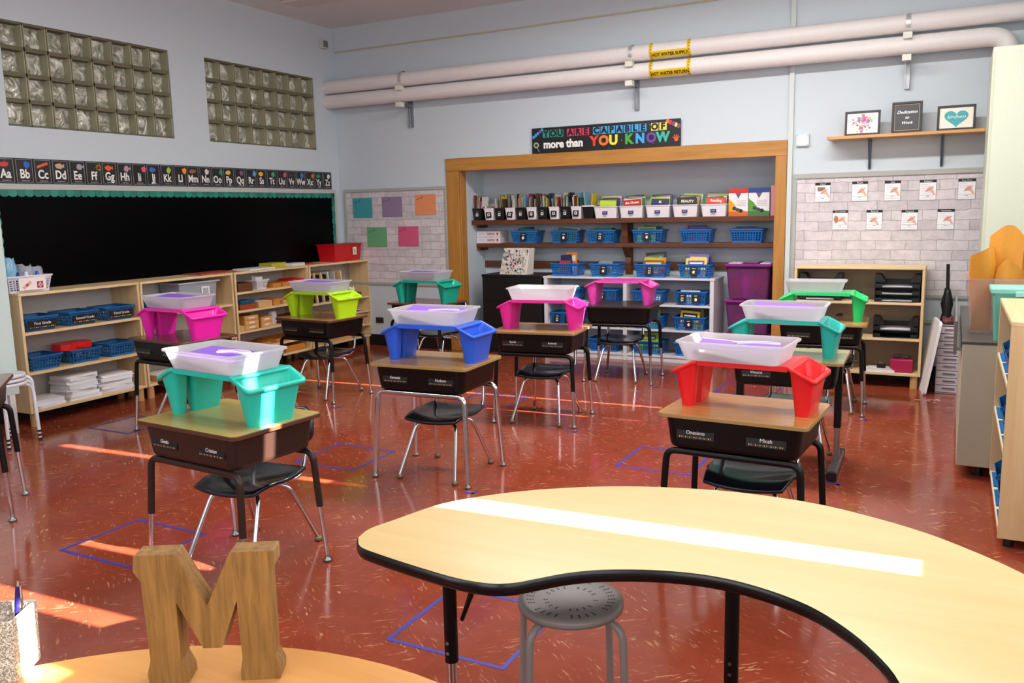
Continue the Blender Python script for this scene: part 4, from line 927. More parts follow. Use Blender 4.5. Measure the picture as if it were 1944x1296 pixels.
# ================================================================== BACK WALL LEFT
def bulletin(x0, x1, z0, z1, label, tz=.035):
    b = thing('bulletin_board', (x0, D, z0), 0, label, 'bulletin board'); w_, h_ = x1-x0, z1-z0
    MB().box(.03, w_-.03, -.008, -.001, .03, h_-tz, BRICK).build('brick_paper', b)
    fr = mat('a9aba6', .45); MB().box(0, w_, -.022, 0, h_-tz, h_, fr).box(0, w_, -.022, 0, 0, .03, fr).box(0, .03, -.022, 0, .03, h_-tz, fr).box(w_-.03, w_, -.022, 0, .03, h_-tz, fr).build('frame', b, bevel=.003); return b
bulletin(.075, 1.535, .745, 1.885, 'bulletin board with white brick paper and five coloured sheets, left of the niche')
for i, (x0, z1, c, s) in enumerate(((.20, 1.78, '3f9aa4', 'teal'), (.63, 1.785, '8f7a9c', 'mauve'), (1.10, 1.80, 'e39060', 'orange'), (.395, 1.43, '6aa87c', 'green'), (.845, 1.437, 'd25a80', 'pink'))):
    o = MB().box(0, .285, -.003, 0, -.235, 0, mat(c, .6)).build('paper_sheet'); o.location = (x0, D-.010, z1); tag(o, s+' square paper sheet on the brick bulletin board left of niche', 'paper sheet', 'coloured sheets on bulletin board')
    q = MB(); q.tube([(p.x, -.0035, p.z) for p in bez([(.02, 0, -.05), (.03, 0, -.06), (.06, 0, -.042), (.09, 0, -.045), (.11, 0, -.035), (.10, 0, -.02), (.085, 0, -.018)], 4)], .0022, mat('26303c', .6), 4); q.build('handwriting', o)
o = thing('wall_outlet', (.515, D, .31), 0, 'dark brown wall outlet plate low on the wall left of niche', 'outlet'); MB().box(-.055, .055, -.008, 0, -.035, .035, mat('3c2c24', .4)).build('plate', o, bevel=.003); MB().box(-.035, -.01, -.010, -.008, -.018, .018, BLACK).box(.01, .035, -.010, -.008, -.018, .018, BLACK).build('sockets', o)
# banner
b = thing('banner', (2.632, D-.026, 2.187), 0, 'black motivational banner with colourful letters on top of the niche trim', 'banner'); bw, bh = 1.62, .262
MB().box(0, bw, -.003, 0, 0, bh, mat('151416', .4)).build('backing', b)
x = .125
def word(s, x, z, size, m, sx=.9, tile=None, step=None, bold=.005):
    for chh in s:
        if chh == ' ': x += step*.6; continue
        if tile: MB().box(x-step*.44, x+step*.44, -.0045, -.003, z-size*.42, z+size*.46, tile).build('letter_tile', b)
        c_ = m if not isinstance(m, list) else m.pop(0)
        text(chh, size, c_, b, 'letter', (x, -.0052, z), sx=sx, bold=bold); x += step
    return x
BK_ = mat('101012', .5)
x = word('YOU', .165, .195, .085, BK_, 1., mat('2a9684', .5), .082)
x = word('ARE', .445, .195, .085, BK_, 1., mat('d83258', .5), .086)
x = word('CAPABLE', .735, .195, .085, BK_, 1., mat('3fa4e0', .5), .083)
x = word('OF', 1.355, .195, .085, BK_, 1., mat('e8dc4a', .5), .085)
W_ = mat('efeeec', .5)
text('more than', .112, W_, b, 'letters', (.36, -.004, .085), bold=.005, sx=.95)
word('YOU', .71, .09, .13, [mat(c, .5) for c in ('e83a26', 'f07820', 'f0e234')], 1., None, .105, .007)
word('KNOW', 1.085, .09, .13, [mat(c, .5) for c in ('44a83c', '38a8f0', '6a3ca0', '34b49c')], .95, None, .118, .007)
g = MB(); random.seed(8)
for k in range(26):
    xx, zz = (random.uniform(.01, bw-.01), random.uniform(.01, bh-.01))
    r = .004; 
    if k < 5: xx, zz, r = (.02+.025*k, .17+.018*k, .015)
    elif k < 10: xx, zz, r = (bw-.02-.028*(k-5), .19+.013*(k-5), .018)
    g.add([(xx+r*cos(q*pi/6), -.0035, zz+1.2*r*sin(q*pi/6)) for q in range(12)], [tuple(range(12))], mat(random.choice(['e8324a', '38a0e0', 'e8d83c', '8a3ca0', 'f07a3a', '3cb48c']), .5))
g.build('confetti_dots', b)['kind'] = 'stuff'; g = MB(); g.tube([(.06, -.005, .055), (.09, -.005, .01)], .004, CYAN, 6); g.add([(.05+.03*cos(q*pi/8), -.0045, .085+.03*sin(q*pi/8)) for q in range(16)], [tuple(range(16))], mat('b8c48a', .5)); g.add([(.05+.02*cos(q*pi/8), -.005, .085+.02*sin(q*pi/8)) for q in range(16)], [tuple(range(16))], mat('3a4038', .5))
g.build('magnifier_picture', b); g = MB(); OH = mat('f0602c', .5); g.add([(1.575+.02*cos(q*pi/6), -.0045, .065+.022*sin(q*pi/6)) for q in range(12)], [tuple(range(12))], OH)
for q in range(5): a = radians(30+30*q); g.tube([(1.575+.015*cos(a), -.0045, .065+.015*sin(a)), (1.575+.042*cos(a), -.0045, .065+.045*sin(a))], .0045, OH, 6)
g.build('handprint', b)
# ================================================================== NICHE
YS1, YS2 = 8.60, 8.70
s = thing('wall_shelf', (0, 0, 0), 0, 'dark stained two-tier wooden wall shelf in the niche', 'wall shelf')
MB().box(1.702, 5.155, YS1, NY-.002, 1.438, 1.49, DWOOD).build('upper_shelf', s, bevel=.003); MB().box(1.702, 5.155, YS2, NY-.002, 1.175, 1.222, DWOOD).build('lower_shelf', s, bevel=.003)
MB().box(1.702, 5.155, NY-.025, NY-.002, .93, 1.01, DWOOD).build('ledger_board', s, bevel=.003)
for nm, z in (('upper_cleat', 1.40), ('lower_cleat', 1.14)): MB().box(1.702, 1.74, YS2+.02, NY-.002, z, z+.036, DWOOD).build(nm, s)
pf = [(8.70, 1.438), (NY-.026, 1.438), (NY-.026, .86), (8.84, .86), (8.80, 1.0), (8.83, 1.06), (8.77, 1.12), (8.73, 1.174), (8.71, 1.3)]
MB().loft([[(x, y, z) for y, z in pf] for x in (3.50, 3.565)], DWOOD).build('bracket', s)
# book bins on the upper shelf
MB_W = [1.775, 1.925, 2.065, 2.20, 2.335, 2.47, 2.605, 2.745, 2.88, 3.01, 3.15]
random.seed(21)
ordn = ['first', 'second', 'third', 'fourth', 'fifth', 'sixth', 'seventh', 'eighth', 'ninth', 'tenth', 'eleventh']
ZS = 1.4905
WB = mat('ece8ee', .35)
for i, x in enumerate(MB_W):
    blk = i % 2 == 0
    phrase = '%s book bin from the left on the upper niche shelf' % ordn[i]
    bn = thing('book_bin', (x, YS1+.12, ZS), 0, '%s narrow %s' % ('black' if blk else 'white', phrase) + (' with white rim' if i == 10 else ''), 'book bin', 'narrow book bins')
    mb = MB(); tub(mb, .10, .19, .122, .225, .135, .01, BLACKP if blk else WB, .003, .004); mb.build('bin_body', bn)
    if i == 10: mb = MB(); mb.loft([rrect(.13, .235, .012, .125), rrect(.136, .24, .012, .127), rrect(.136, .24, .012, .14), rrect(.124, .228, .01, .14)], WB, False, False); mb.build('rim', bn)
    else:
        g = MB(); g.T = Matrix.Translation((0, -.108, .07)) @ Matrix.Rotation(radians(-7), 4, 'X') @ Matrix.Rotation(radians(random.uniform(-10, 10) if not blk else 0), 4, 'Y'); g.box(-.034, .034, -.002, 0, -.045, .045, TAGM); g.box(-.015, .015, -.0035, -.002, -.025, .008, WHITE); g.box(-.007, .007, -.005, -.0035, -.015, 0, TAGM); g.box(-.018, .018, -.0035, -.002, .024, .03, WHITE); g.build('label_card', bn)
    cols = ['brown', 'green', 'light blue', 'black', 'pink', 'yellow', 'teal', 'red', 'navy']
    random.shuffle(cols); cols = ['cream', 'grey', 'white', 'tan']+cols[:5]; random.shuffle(cols)
    n = 8 if i not in (10,) else 2
    if i == 10: cols = ['light blue', 'yellow']
    if i == 1 : n = 4
    for j in range(n):
        hh = random.uniform(.215, .285)+(.03 if i == 10 else 0); lean = random.uniform(-14, 10) if i != 1 else -38
        bxw = .15
        px = x-.045+.09*(j+.5)/n
        # book stands edge-on: cover faces x, spine toward the room
        M4 = Matrix.Translation((px, YS1+.045, ZS+.006)) @ Matrix.Rotation(radians(lean*.5+(8 if i == 10 and j else 0)), 4, 'Y') @ Matrix.Rotation(radians(90), 4, 'Z') @ Matrix.Translation((bxw/2, 0, 0))
        o = bpy.data.objects.new('book', book_mesh(cols[j], bxw, round(hh, 2) if i != 1 else .16, .007 if i < 10 else .012)); COL.objects.link(o); o.matrix_world = M4
        tag(o, '%s book in the %s' % (cols[j], phrase), 'book', 'books in the narrow bins')
XW = [3.345, 3.635, 3.925, 4.215, 4.51]
titles = [('lime', None, ''), ('red', 'black', 'the Ocean'), ('navy', None, 'M'), ('black', None, 'BEAUTY'), ('red', None, 'Reading')]
for i, x in enumerate(XW):
    bn = thing('book_bin', (x, YS1+.13, ZS), 0, 'wide white plastic book bin, %s of five on the upper niche shelf' % ordn[i], 'book bin', 'wide white book bins')
    mb = MB(); tub(mb, .235, .2, .262, .235, .125, .02, WB, .003, .008); mb.build('bin_body', bn)
    g = MB(); g.T = Matrix.Translation((0, -.111, .068)) @ Matrix.Rotation(radians(-8), 4, 'X') @ Matrix.Diagonal((1.35, 1, 1.35, 1)); NV = mat('2a2460', .5)
    g.add([(.014*cos(q*pi/8), -.001, .022+.016*sin(q*pi/8)) for q in range(16)], [tuple(range(16))], NV); g.add([(.009*cos(q*pi/6), -.002, .018+.009*sin(q*pi/6)) for q in range(12)], [tuple(range(12))], mat('e8c8b0', .5)); g.box(-.022, .022, -.002, 0, -.02, .004, NV); g.box(-.014, .014, -.003, -.002, -.012, -.002, mat('7a72b0', .5)); g.box(-.016, .016, -.001, 0, -.032, -.027, GREYM); g.build('reader_logo', bn)
    cols = ['green', 'lime', 'purple', 'black', 'cream', 'tan']; random.shuffle(cols)
    for j in range(6):
        lab_ = '%s book behind others in the %s wide white bin' % (cols[j], ordn[i])
        book((x+random.uniform(-.02, .02), YS1+.085+j*.024, ZS+.008), 0, radians(-8), cols[j], lab_, 'books in the wide white bins', w=.2, h=.195+.007*j, t=.009, cover='lime' if cols[j] == 'green' else None, roll_=radians(random.uniform(-4, 4)))
    c, c2, s_ = titles[i]
    o = book((x+.005, YS1+.055, ZS+.008), 0, radians(-10), c, '%s picture book at the front of the %s wide white bin' % (c, ordn[i]), 'books in the wide white bins', w=.19, h=.185, t=.008, roll_=radians(-4 if i == 1 else 2))
    o2 = MB().box(-.0905, .0905, -.002, -.0008, .125, .178, mat(('c4dc3c', 'b81c28', '28305c', '241c1c', 'e8401c')[i], .4)).build('cover_band', o)
    if s_: text(s_, .036, mat('f4ecd8', .5), o2, loc=(0, -.0022, .152), bold=.001)
for i, (x0, w_, c1, c2, c3, lab) in enumerate(((4.66, .19, 'd42a22', 'e8a414', 'd8661e', 'red, white and orange magazine box on the upper niche shelf'), (4.857, .20, '1c3f8c', '5c9c34', '3c7c3c', 'blue, white and green magazine box on the upper niche shelf'))):
    bn = thing('magazine_box', (x0, YS1+.03, ZS), 0, lab, 'magazine box'); hgt = .27
    MB().box(0, w_, 0, .2, 0, hgt, mat('f0eef0', .45)).build('box_body', bn, bevel=.002)
    g = MB(); g.box(0, w_, -.0015, 0, hgt-.045, hgt, mat(c1, .4)); g.box(0, w_, -.0015, 0, 0, .045, mat(c3, .4)); g.add([(0, -.0018, .045), (w_*.9, -.0018, .045), (w_*.45, -.0018, .075), (w_*.25, -.0018, .13), (0, -.0018, .17)], [(0, 1, 2, 3, 4)], mat(c2, .4))
    g.add([(w_*.35, -.003, hgt-.045), (w_*.5, -.003, hgt-.1), (w_*.65, -.003, hgt-.045)], [(0, 1, 2)], mat('6a5c70', .5))
    for q in range(4): g.box(w_*.4, w_*.9, -.0022, -.0015, .10+.016*q, .103+.016*q, GREYM)
    for q, cc in enumerate(('2a3a5c', '3c4a30', '222026')): g.add([(w_*(.3+.17*q)+.02*cos(k*pi/5), -.0035-.0004*q, .075-.012*q+.018*sin(k*pi/5)) for k in range(10)], [tuple(range(10))], mat(cc, .5))
    g.build('printed_cover', bn)
o = MB().box(0, .045, 0, .2, 0, .29, mat('d08a94', .4)).box(.045, .05, 0, .2, 0, .29, PAPER).build('pink_workbook'); o.location = (5.07, YS1+.03, ZS); tag(o, 'pink workbooks at the right end of the upper niche shelf', 'book')
# lower shelf: photo paper boxes + blue baskets
ZL = 1.2225
for k in range(2):
    o = thing('card_box', (1.705, YS2+.01, ZL+k*.072), 0, ('lower', 'upper')[k]+' flat white carton with red print on the lower niche shelf', 'carton', 'white cartons in the niche'); MB().box(0, .31, 0, .2, 0, .07, mat('ddd6da', .5)).build('carton_body', o, bevel=.002)
    text('HASTA', .03, mat('a81c34', .5), o, loc=(.19, -.001, .035), bold=.001); MB().box(.265, .285, -.001, 0, .024, .05, mat('a81c34', .5)).box(.03, .10, -.001, 0, .03, .034, GREYM).box(.03, .09, -.001, 0, .042, .045, GREYM).build('print', o)
NB = 'blue perforated book baskets'
def nbasket(x, y, z, label, tags=(0,), w=.325, books=(), key='blue', bw_=.2, rz=0, h=.14, d=.235):
    b = basket((x, y+.13, z), rz, label, NB, w=w, d=d, h=h, m=BLUEB, key=key, tags=tags)
    short = label.replace('blue basket', 'basket').replace('from the left ', '').replace('basket, first', 'first basket').replace('basket, second', 'second basket').replace('basket, third', 'third basket').replace('basket, fourth', 'fourth basket').replace('basket, fifth', 'fifth basket').replace('basket, sixth', 'sixth basket')
    for j, (c, cov, hh, til) in enumerate(books):
        yy = y+.05+j*.2/max(1, len(books))
        book((x+random.uniform(-.03, .03), yy, z+.008), 0, radians(til), c, '%s book in the %s' % (c+('-'+cov if cov else ''), short), 'books in the blue baskets', w=bw_, h=hh, t=.010, cover=cov, roll_=radians(random.uniform(-5, 5)))
    return b
X2 = [2.332, 2.833, 3.264, 3.793, 4.308, 4.828]
L2 = ['green', 'black', 'grey']
for i, x in enumerate(X2):
    bk = [[('teal', None, .16, -6), ('navy', None, .17, -8), ('cream', None, .165, -8)], [('green', None, .16, -6), ('cream', 'red', .165, -8)], [('teal', None, .155, -6), ('lime', None, .165, -8), ('green', None, .16, -8)], [('lime', 'teal', .165, -10), ('green', None, .17, -12)], [('purple', None, .165, -8), ('black', 'grey', .17, -10)], [('black', None, .155, -8)]][i]
    nbasket(x, YS2-.045, ZL, 'blue basket, %s from the left on lower niche shelf' % ordn[i], tags=(0,) if i < 4 else (), books=bk, d=.21, key='blue_s')
# cubby
cu = thing('cubby_shelf', (2.70, 8.425, 0), 0, 'low white cubby shelf with blue book baskets in the niche', 'cubby shelf'); cw, cd, chh = 1.875, .40, .875
WC = mat('d9d6dc', .45)
MB().box(-.01, cw+.01, -.005, cd, chh-.02, chh, WC).build('top', cu, bevel=.002)
for nm, x0 in (('side_panel', 0), ('side_panel', cw-.04), ('divider', cw/2-.02)): MB().box(x0, x0+.04, 0, cd, 0, chh-.02, WC).build(nm, cu)
for z in (.07, .34, .60): MB().box(.04, cw/2-.02, .004, cd-.01, z-.02, z, WC).box(cw/2+.02, cw-.04, .004, cd-.01, z-.02, z, WC).build('shelf', cu)
MB().box(.04, cw-.04, .015, .03, 0, .05, WC).build('plinth', cu); MB().box(.04, cw-.04, cd-.01, cd-.002, .0, chh-.02, mat('c4c6ce', .6)).build('back_panel', cu)
ZC = chh+.0005
tp = [(2.93, [('red', None, .16, -4), ('navy', None, .22, -3), ('orange', 'cream', .24, -3), ('brown', None, .16, -6)], ()), (3.385, [('grey', None, .15, -6), ('tan', None, .15, -8)], (0,)), (3.895, [('red', 'yellow', .17, -12), ('lime', 'orange', .19, -12), ('orange', 'red', .20, -14), ('black', 'green', .25, -14)], (0,)), (4.36, [('yellow', 'purple', .2, -20), ('purple', 'yellow', .24, -20), ('navy', 'tan', .26, -16)], (0,))]
for i, (x, bk, tg) in enumerate(tp): nbasket(x, 8.45, ZC, 'blue basket, %s from the left on top of the white cubby' % ordn[i], tags=tg, books=bk, bw_=.22 if i > 1 else .13, key='blue')
cb = [
 (2.93, .60, (.09,), [('white', 'light blue', .17, -8), ('light blue', None, .17, -10)], 'upper left cubby, left'), (3.375, .60, (.0,), [], 'upper left cubby, right'),
 (3.875, .60, (.04,), [('white', None, .16, -60)], 'upper right cubby, left'), (4.33, .60, (-.08, .06), [('white', None, .15, -20)], 'upper right cubby, right'),
 (2.93, .34, (-.08, .05), [], 'middle left cubby, left'), (3.375, .34, (.06,), [('grey', None, .13, -6)], 'middle left cubby, right'),
 (3.875, .34, (), [('lime', 'white', .19, -30), ('yellow', 'green', .19, -20)], 'middle right cubby, left'), (4.32, .34, (.0,), [('yellow', 'black', .19, -10), ('black', 'yellow', .2, -10), ('tan', 'yellow', .2, -14), ('green', 'yellow', .19, -16)], 'middle right cubby, right'),
 (2.93, .07, (), [], 'bottom left cubby, left'), (3.375, .07, (), [('black', None, .14, -10)], 'bottom left cubby, right'),
 (3.875, .07, (), [('lime', 'green', .22, -8), ('grey', 'green', .19, -12)], 'bottom right cubby, left'), (4.33, .07, (), [('navy', None, .2, -10)], 'bottom right cubby, right')]
for (x, z, tg, bk, nm) in cb:
    b = nbasket(x, 8.43, z+.0005, 'blue basket in the '+nm, tags=tg, books=bk, bw_=.2)
    if nm == 'bottom right cubby, left':
        o = [q for q in COL.objects if q.get('label', '').startswith('lime-green book in the basket in the bottom right cubby, left')][0]; text('Cat', .06, mat('e8d82c', .5), o, loc=(-.03, -.003, .165), bold=.002)
# black cabinet
c = thing('drawer_cabinet', (1.945, 8.38, 0), 0, 'black drawer cabinet in the niche left of the cubby', 'cabinet'); BC = mat('131213', .4)
MB().box(0, .735, .01, .45, .0, .86, BC).build('cabinet_body', c, bevel=.002); MB().box(-.005, .74, 0, .455, .86, .885, BC).build('top', c, bevel=.002)
for k in range(3):
    z0 = .05+k*.27; e = MB().box(.01, .725, 0, .012, z0, z0+.262, BC).build('drawer', c, bevel=.002); MB().box(.27, .43, -.01, 0, z0+.215, z0+.222, mat('6a6668', .3, 1)).build('handle', e)
p = thing('patterned_box', (2.315, 8.55, .8855), radians(-6), 'white box covered in colourful school doodles on the black cabinet', 'box')
mb = MB(); wd = mat('e2ddd4', .5); mb.loft([[(x, y, z) for x, y in ((-.19, -.09), (.17, -.09), (.17, .07), (-.19, .07))] if z == 0 else [(x, y, z) for x, y in ((-.14, -.06), (.2, -.06), (.2, .06), (-.14, .06))] for z in (0, .29)], wd); mb.build('box_body', p, bevel=.01)
g = MB(); random.seed(12)
for k in range(170):
    z = random.uniform(.015, .27); f = z/.29; x = random.uniform(-.17, .15)+.04*f; y = -.0925+.03*f; a = random.uniform(0, pi); L_ = random.uniform(.006, .03); cc = random.choice(['2a2830', '2a2830', 'c82a30', '3a66b0', 'e0b83a', '4a9a5c', '9a8a5c', '6a5a8a'])
    if k % 6 == 0: g.add([(x+.012*cos(q*pi/5), y-.002, z+.010*sin(q*pi/5)) for q in range(10)], [tuple(range(10))], mat(cc, .5))
    else: dx, dz = L_*cos(a), L_*sin(a); nx_, nz_ = -.0018*sin(a), .0018*cos(a); g.add([(x-dx+nx_, y-.002+.0, z-dz+nz_), (x+dx+nx_, y-.002, z+dz+nz_), (x+dx-nx_, y-.002, z+dz-nz_), (x-dx-nx_, y-.002, z-dz-nz_)], [(0, 1, 2, 3)], mat(cc, .5))
g.build('doodles', p)
# purple totes
for k, (z0, h_) in enumerate(((0.0, .325), (.335, .335), (.68, .345))):
    p = thing('storage_tote', (4.90, 8.62, z0), 0, 'transparent purple tote, %s of the stack in the niche' % ('bottom', 'middle', 'top')[k], 'tote', 'purple totes in the niche')
    mb = MB(); tub(mb, .38, .30, .43, .35, h_-.02, .03, PURPLE_CLEAR, .003, .01); mb.build('tote_body', p)
    mb = MB(); mb.loft([rrect(.462, .40, .03, h_-.022), rrect(.47, .41, .03, h_-.012), rrect(.47, .41, .03, h_-.004), rrect(.44, .38, .03, h_)], mat('8f2f88', .3)); mb.build('lid', p)
    cont = [[('rag', .08, .05, '4a2440'), ('rag', -.1, .04, '8a4070')], [('rag', -.08, .06, 'b05070'), ('rag', .08, .04, 'c46a80')], [('rag', -.03, .12, 'f4d8ec'), ('rag', .1, .13, 'c43048'), ('rag', -.12, .05, 'a81c3c'), ('rag', .09, .04, '4a2c50')]][k]
    for j, (n_, dx, dz, c_) in enumerate(cont):
        o = crumple('cloth_bundle', (4.90+dx, 8.62, z0+.012 + (.0 if j < 4 else 0)), 0, .17, .2, dz*1.6+.08, mat(c_, .8), ('%s cloth bundle seen through the %s purple tote' % (('pale pink', 'red', 'crimson', 'dark plum')[j] if k == 2 else ('dark', 'plum')[j] if k == 0 else ('rose', 'light rose')[j], ('bottom', 'middle', 'top')[k])), 'cloth', 50+j+5*k)
for x, y, w_, c_, lab in ((4.77, 8.60, .13, 'c4c0c8', 'grey sheet on top of the purple totes, left'), (4.92, 8.62, .14, '2a2428', 'black framed sheet on top of the purple totes'), (5.06, 8.6, .1, 'cfc8d4', 'pale sheet on top of the purple totes, right')):
    o = MB().box(-w_/2, w_/2, -.12, .12, 0, .008, mat(c_, .5)).box(-w_/2+.015, w_/2-.015, -.1, .1, .008, .010, mat('9a6a8c' if c_ == '2a2428' else c_, .5)).build('flat_sheet'); o.location = (x, y, 1.0255); tag(o, lab, 'sheet')

# ================================================================== BACK WALL RIGHT
bulletin(5.325, 6.93, .745, 1.87, 'large bulletin board with white brick paper and nine writing cards, right of niche', .045)
cards = [(5.52, 1.782, 'Card'), (5.838, 1.782, 'Poem'), (6.108, 1.780, 'List'), (6.39, 1.778, 'Subject'), (6.69, 1.776, 'Free Write'), (5.68, 1.528, 'Story Starter'), (5.968, 1.526, 'Search'), (6.256, 1.522, 'Paragraph'), (6.542, 1.522, 'Alphabetize')]
SK = mat('dcae9c', .6); 
for i, (x, z, s) in enumerate(cards):
    o = thing('writing_card', (x, D-.0095, z), 0, 'white card headed %s on the brick bulletin board right of niche' % s, 'card', 'writing cards on bulletin board'); w_, h_ = .130, .172
    MB().box(0, w_, -.002, 0, -h_, 0, mat('f0eef2', .5)).box(-.002, w_+.002, -.0018, -.0002, -h_-.002, .002, mat('55555a', .5)).build('card_sheet', o)
    MB().box(0, w_, -.0035, -.002, -.022, 0, BLACK).build('heading_band', o); text(s, .023 if len(s) < 9 else .017, WHITE, o, 'heading', (w_/2, -.0038, -.011))
    g = MB()
    for k in range(3 if i not in (3, 7) else 6): g.box(.01, w_-.02 if k > 0 else w_*.5, -.003, -.002, -.04-.018*k, -.038-.018*k, mat('9aa0c0', .6))
    g.box(.0, w_, -.003, -.002, -.132, -.130, GREYM); g.box(w_/2-.012, w_/2+.012, -.003, -.002, -.142, -.138, mat('55555a', .6)); g.box(.01, w_-.01, -.003, -.002, -.155, -.153, GREYM); g.build('ruled_lines', o)
    if i == 0: MB().box(.02, .085, -.0032, -.002, -.075, -.04, mat('8a6a5c', .6)).build('card_picture', o)
    if i == 5: MB().add([(.03+.016*cos(k*pi/8)*(1+.3*cos(2*k*pi/8)), -.0033, -.08+.036*sin(k*pi/8)) for k in range(16)], [tuple(range(16))], mat('b87850', .6)).build('figure_picture', o)
    hx, hz = (.075, -.08) if i != 6 else (.055, -.085)
    q = MB(); q.add([(hx+px, -.0036, hz+pz) for px, pz in ((-.025, -.012), (-.012, .012), (.004, .022), (.022, .012), (.036, -.018), (.05, -.044), (.038, -.05), (.018, -.024), (.0, -.018), (-.012, -.02))], [tuple(range(10))], SK); q.add([(hx-.03, -.0042, hz-.02), (hx+.03, -.0042, hz+.022), (hx+.034, -.0042, hz+.018), (hx-.026, -.0042, hz-.024)], [(0, 1, 2, 3)], mat('c86a40', .5)); q.build('hand_picture', o)
j = thing('wall_box', (5.397, D, 2.175), 0, 'small white wall box right of the niche trim', 'wall box'); MB().box(-.058, .058, -.035, 0, -.055, .055, mat('d4dee2', .4)).build('housing', j, bevel=.006)
for sx in (-1, 1):
    for sz in (-1, 1): MB().box(sx*.048-.008, sx*.048+.008, -.038, -.034, sz*.045-.006, sz*.045+.006, mat('bcc8cc', .4)).build('screw', j)
s = thing('wall_shelf', (5.64, D, 2.15), 0, 'narrow pine shelf carrying three frames on the right of the back wall', 'wall shelf')
mb = MB(); mb.prism([(p[0]+.62, p[1]-.135) for p in rrect(1.25, .26, .03)], 0, .024, wood('c98f50', 'dba868', 'X', .6, .4)); mb.build('board', s, bevel=.003)
for x in (.335, .91): MB().box(x-.012, x+.012, -.012, 0, -.26, -.001, mat('55606c', .4, .6)).box(x-.012, x+.012, -.22, -.012, -.012, -.001, mat('55606c', .4, .6)).loft([[(x+dx, -.012, -.24), (x+dx, -.18, -.012), (x+dx, -.205, -.012), (x+dx, -.012, -.255)] for dx in (-.006, .006)], mat('55606c', .4, .6)).build('bracket', s)
def frame(x, w_, h_, label, fc, inner):
    f = thing('picture_frame', (x, 8.17, 2.1755), radians(0), label, 'picture frame', 'frames on the pine shelf'); f.rotation_euler.x = radians(-4); t_ = .018
    MB().box(0, w_, -.01, .008, 0, t_, fc).box(0, w_, -.01, .008, h_-t_, h_, fc).box(0, t_, -.01, .008, t_, h_-t_, fc).box(w_-t_, w_, -.01, .008, t_, h_-t_, fc).build('frame', f, bevel=.002)
    MB().box(t_, w_-t_, 0, .006, t_, h_-t_, inner).build('print', f); return f
FB = mat('2c2a30', .35)
f = frame(5.775, .287, .21, 'black frame with a rainbow paint splash picture on the pine shelf', FB, mat('f0ece6', .5))
g = MB(); random.seed(14)
for k in range(60):
    a = random.uniform(0, 2*pi); r = random.random()**.6; x, z = .143+.085*r*cos(a), .105+.075*r*sin(a); r = random.uniform(.006, .014)
    g.add([(x+r*cos(q*pi/4)*random.uniform(.7, 1.4), -.001-.00003*k, z+r*sin(q*pi/4)*random.uniform(.6, 1.2)) for q in range(8)], [tuple(range(8))], mat(random.choice(['e03a78', 'f0705c', '5a8ad8', 'f0b83c', 'e85aa0', '8a6ac8', 'ee8060', '6ac0c8']), .5))
g.build('paint_splash', f); text('Creativity', .038, mat('f6f0f4', .5), f, loc=(.143, -.0045, .1), shear=.3)
f = frame(6.151, .238, .262, 'black frame reading Dedication to Work, tallest on the pine shelf', FB, mat('45464a', .5))
MB().box(.022, .216, -.002, 0, .022, .025, mat('c8b080', .4)).box(.022, .216, -.002, 0, .237, .24, mat('c8b080', .4)).box(.022, .025, -.002, 0, .025, .237, mat('c8b080', .4)).box(.213, .216, -.002, 0, .025, .237, mat('c8b080', .4)).build('gold_line', f)
for s_, z in (('Dedication', .175), ('to', .13), ('Work', .085)): text(s_, .036, WHITE, f, loc=(.119, -.002, z), shear=.35, bold=.0006)
f = frame(6.502, .287, .205, 'black frame with a teal heart picture, rightmost on the pine shelf', FB, mat('eeeade', .5))
hp = []
for k in range(40):
    a = 2*pi*k/40; hp.append((.143+.0056*16*sin(a)**3, -.002, .102+.0048*(13*cos(a)-5*cos(2*a)-2*cos(3*a)-cos(4*a))))
MB().add(hp, [tuple(range(40))], mat('3fa8b0', .5, vary=.35, bscale=25)).build('heart', f); text('kindness', .04, mat('e8f4f4', .5), f, loc=(.145, -.004, .11), shear=.3)
# right bookcase with letter trays
rb = shelf_unit((5.955, 7.90, 0), 0, 'maple bookcase with black letter trays right of the niche', [.745, .435], W=1.055, Dp=.40, Ht=1.047, back=mat('b9a98e', .6), group=None)
LTB = mat('17161a', .35)
def letter_tray(x, z, label, paper=False, upper=True):
    t_ = thing('letter_tray', (x, 7.93, z), 0, label, 'letter tray', 'black letter trays'); w_, d_, h_ = .355, .27, .058
    mb = MB(); mb.box(-w_/2, w_/2, 0, d_, 0, .006, LTB).box(-w_/2, -w_/2+.006, 0, d_, .006, h_, LTB).box(w_/2-.006, w_/2, 0, d_, .006, h_, LTB).box(-w_/2, w_/2, d_-.005, d_, .006, h_, LTB)
    mb.box(-w_/2+.006, -w_/2+.06, -.002, .006, .0, .034, LTB).box(w_/2-.06, w_/2-.006, -.002, .006, 0, .034, LTB); mb.build('tray_body', t_, bevel=.002)
    if upper:
        for sx in (-1, 1): MB().loft([[(sx*xx, y, zz) for xx, zz in ((w_/2, h_-.01), (w_/2, h_+.06), (w_/2-.045, h_+.055), (w_/2-.085, h_-.01))] for y in (.02, .2)], LTB).build('riser', t_)
    if paper:
        o = MB().box(-w_/2+.03, w_/2-.04, .01, d_-.02, .0, .006, PAPER).box(-w_/2+.035, w_/2-.045, .005, d_-.02, .006, .009, mat('dcdce4', .6)).build('papers'); o.location = (x, 7.93, z+.0065+.0); tag(o, 'paper sheets in '+label.replace('black ', '').replace('of the stack on the ', ''), 'papers')
for x, side in ((6.270, 'right'), (5.645, 'left')):
    for k in range(3): letter_tray(x, .7455+k*.06, 'black letter tray, %s of the stack on the upper bookcase shelf, %s side' % (('bottom', 'middle', 'top')[k], side), True, k == 2)
    for k in range(2): letter_tray(x, .4355+k*.06, 'black letter tray, %s of the stack on the middle bookcase shelf, %s side' % (('bottom', 'top')[k], side), k == 1, k == 1)
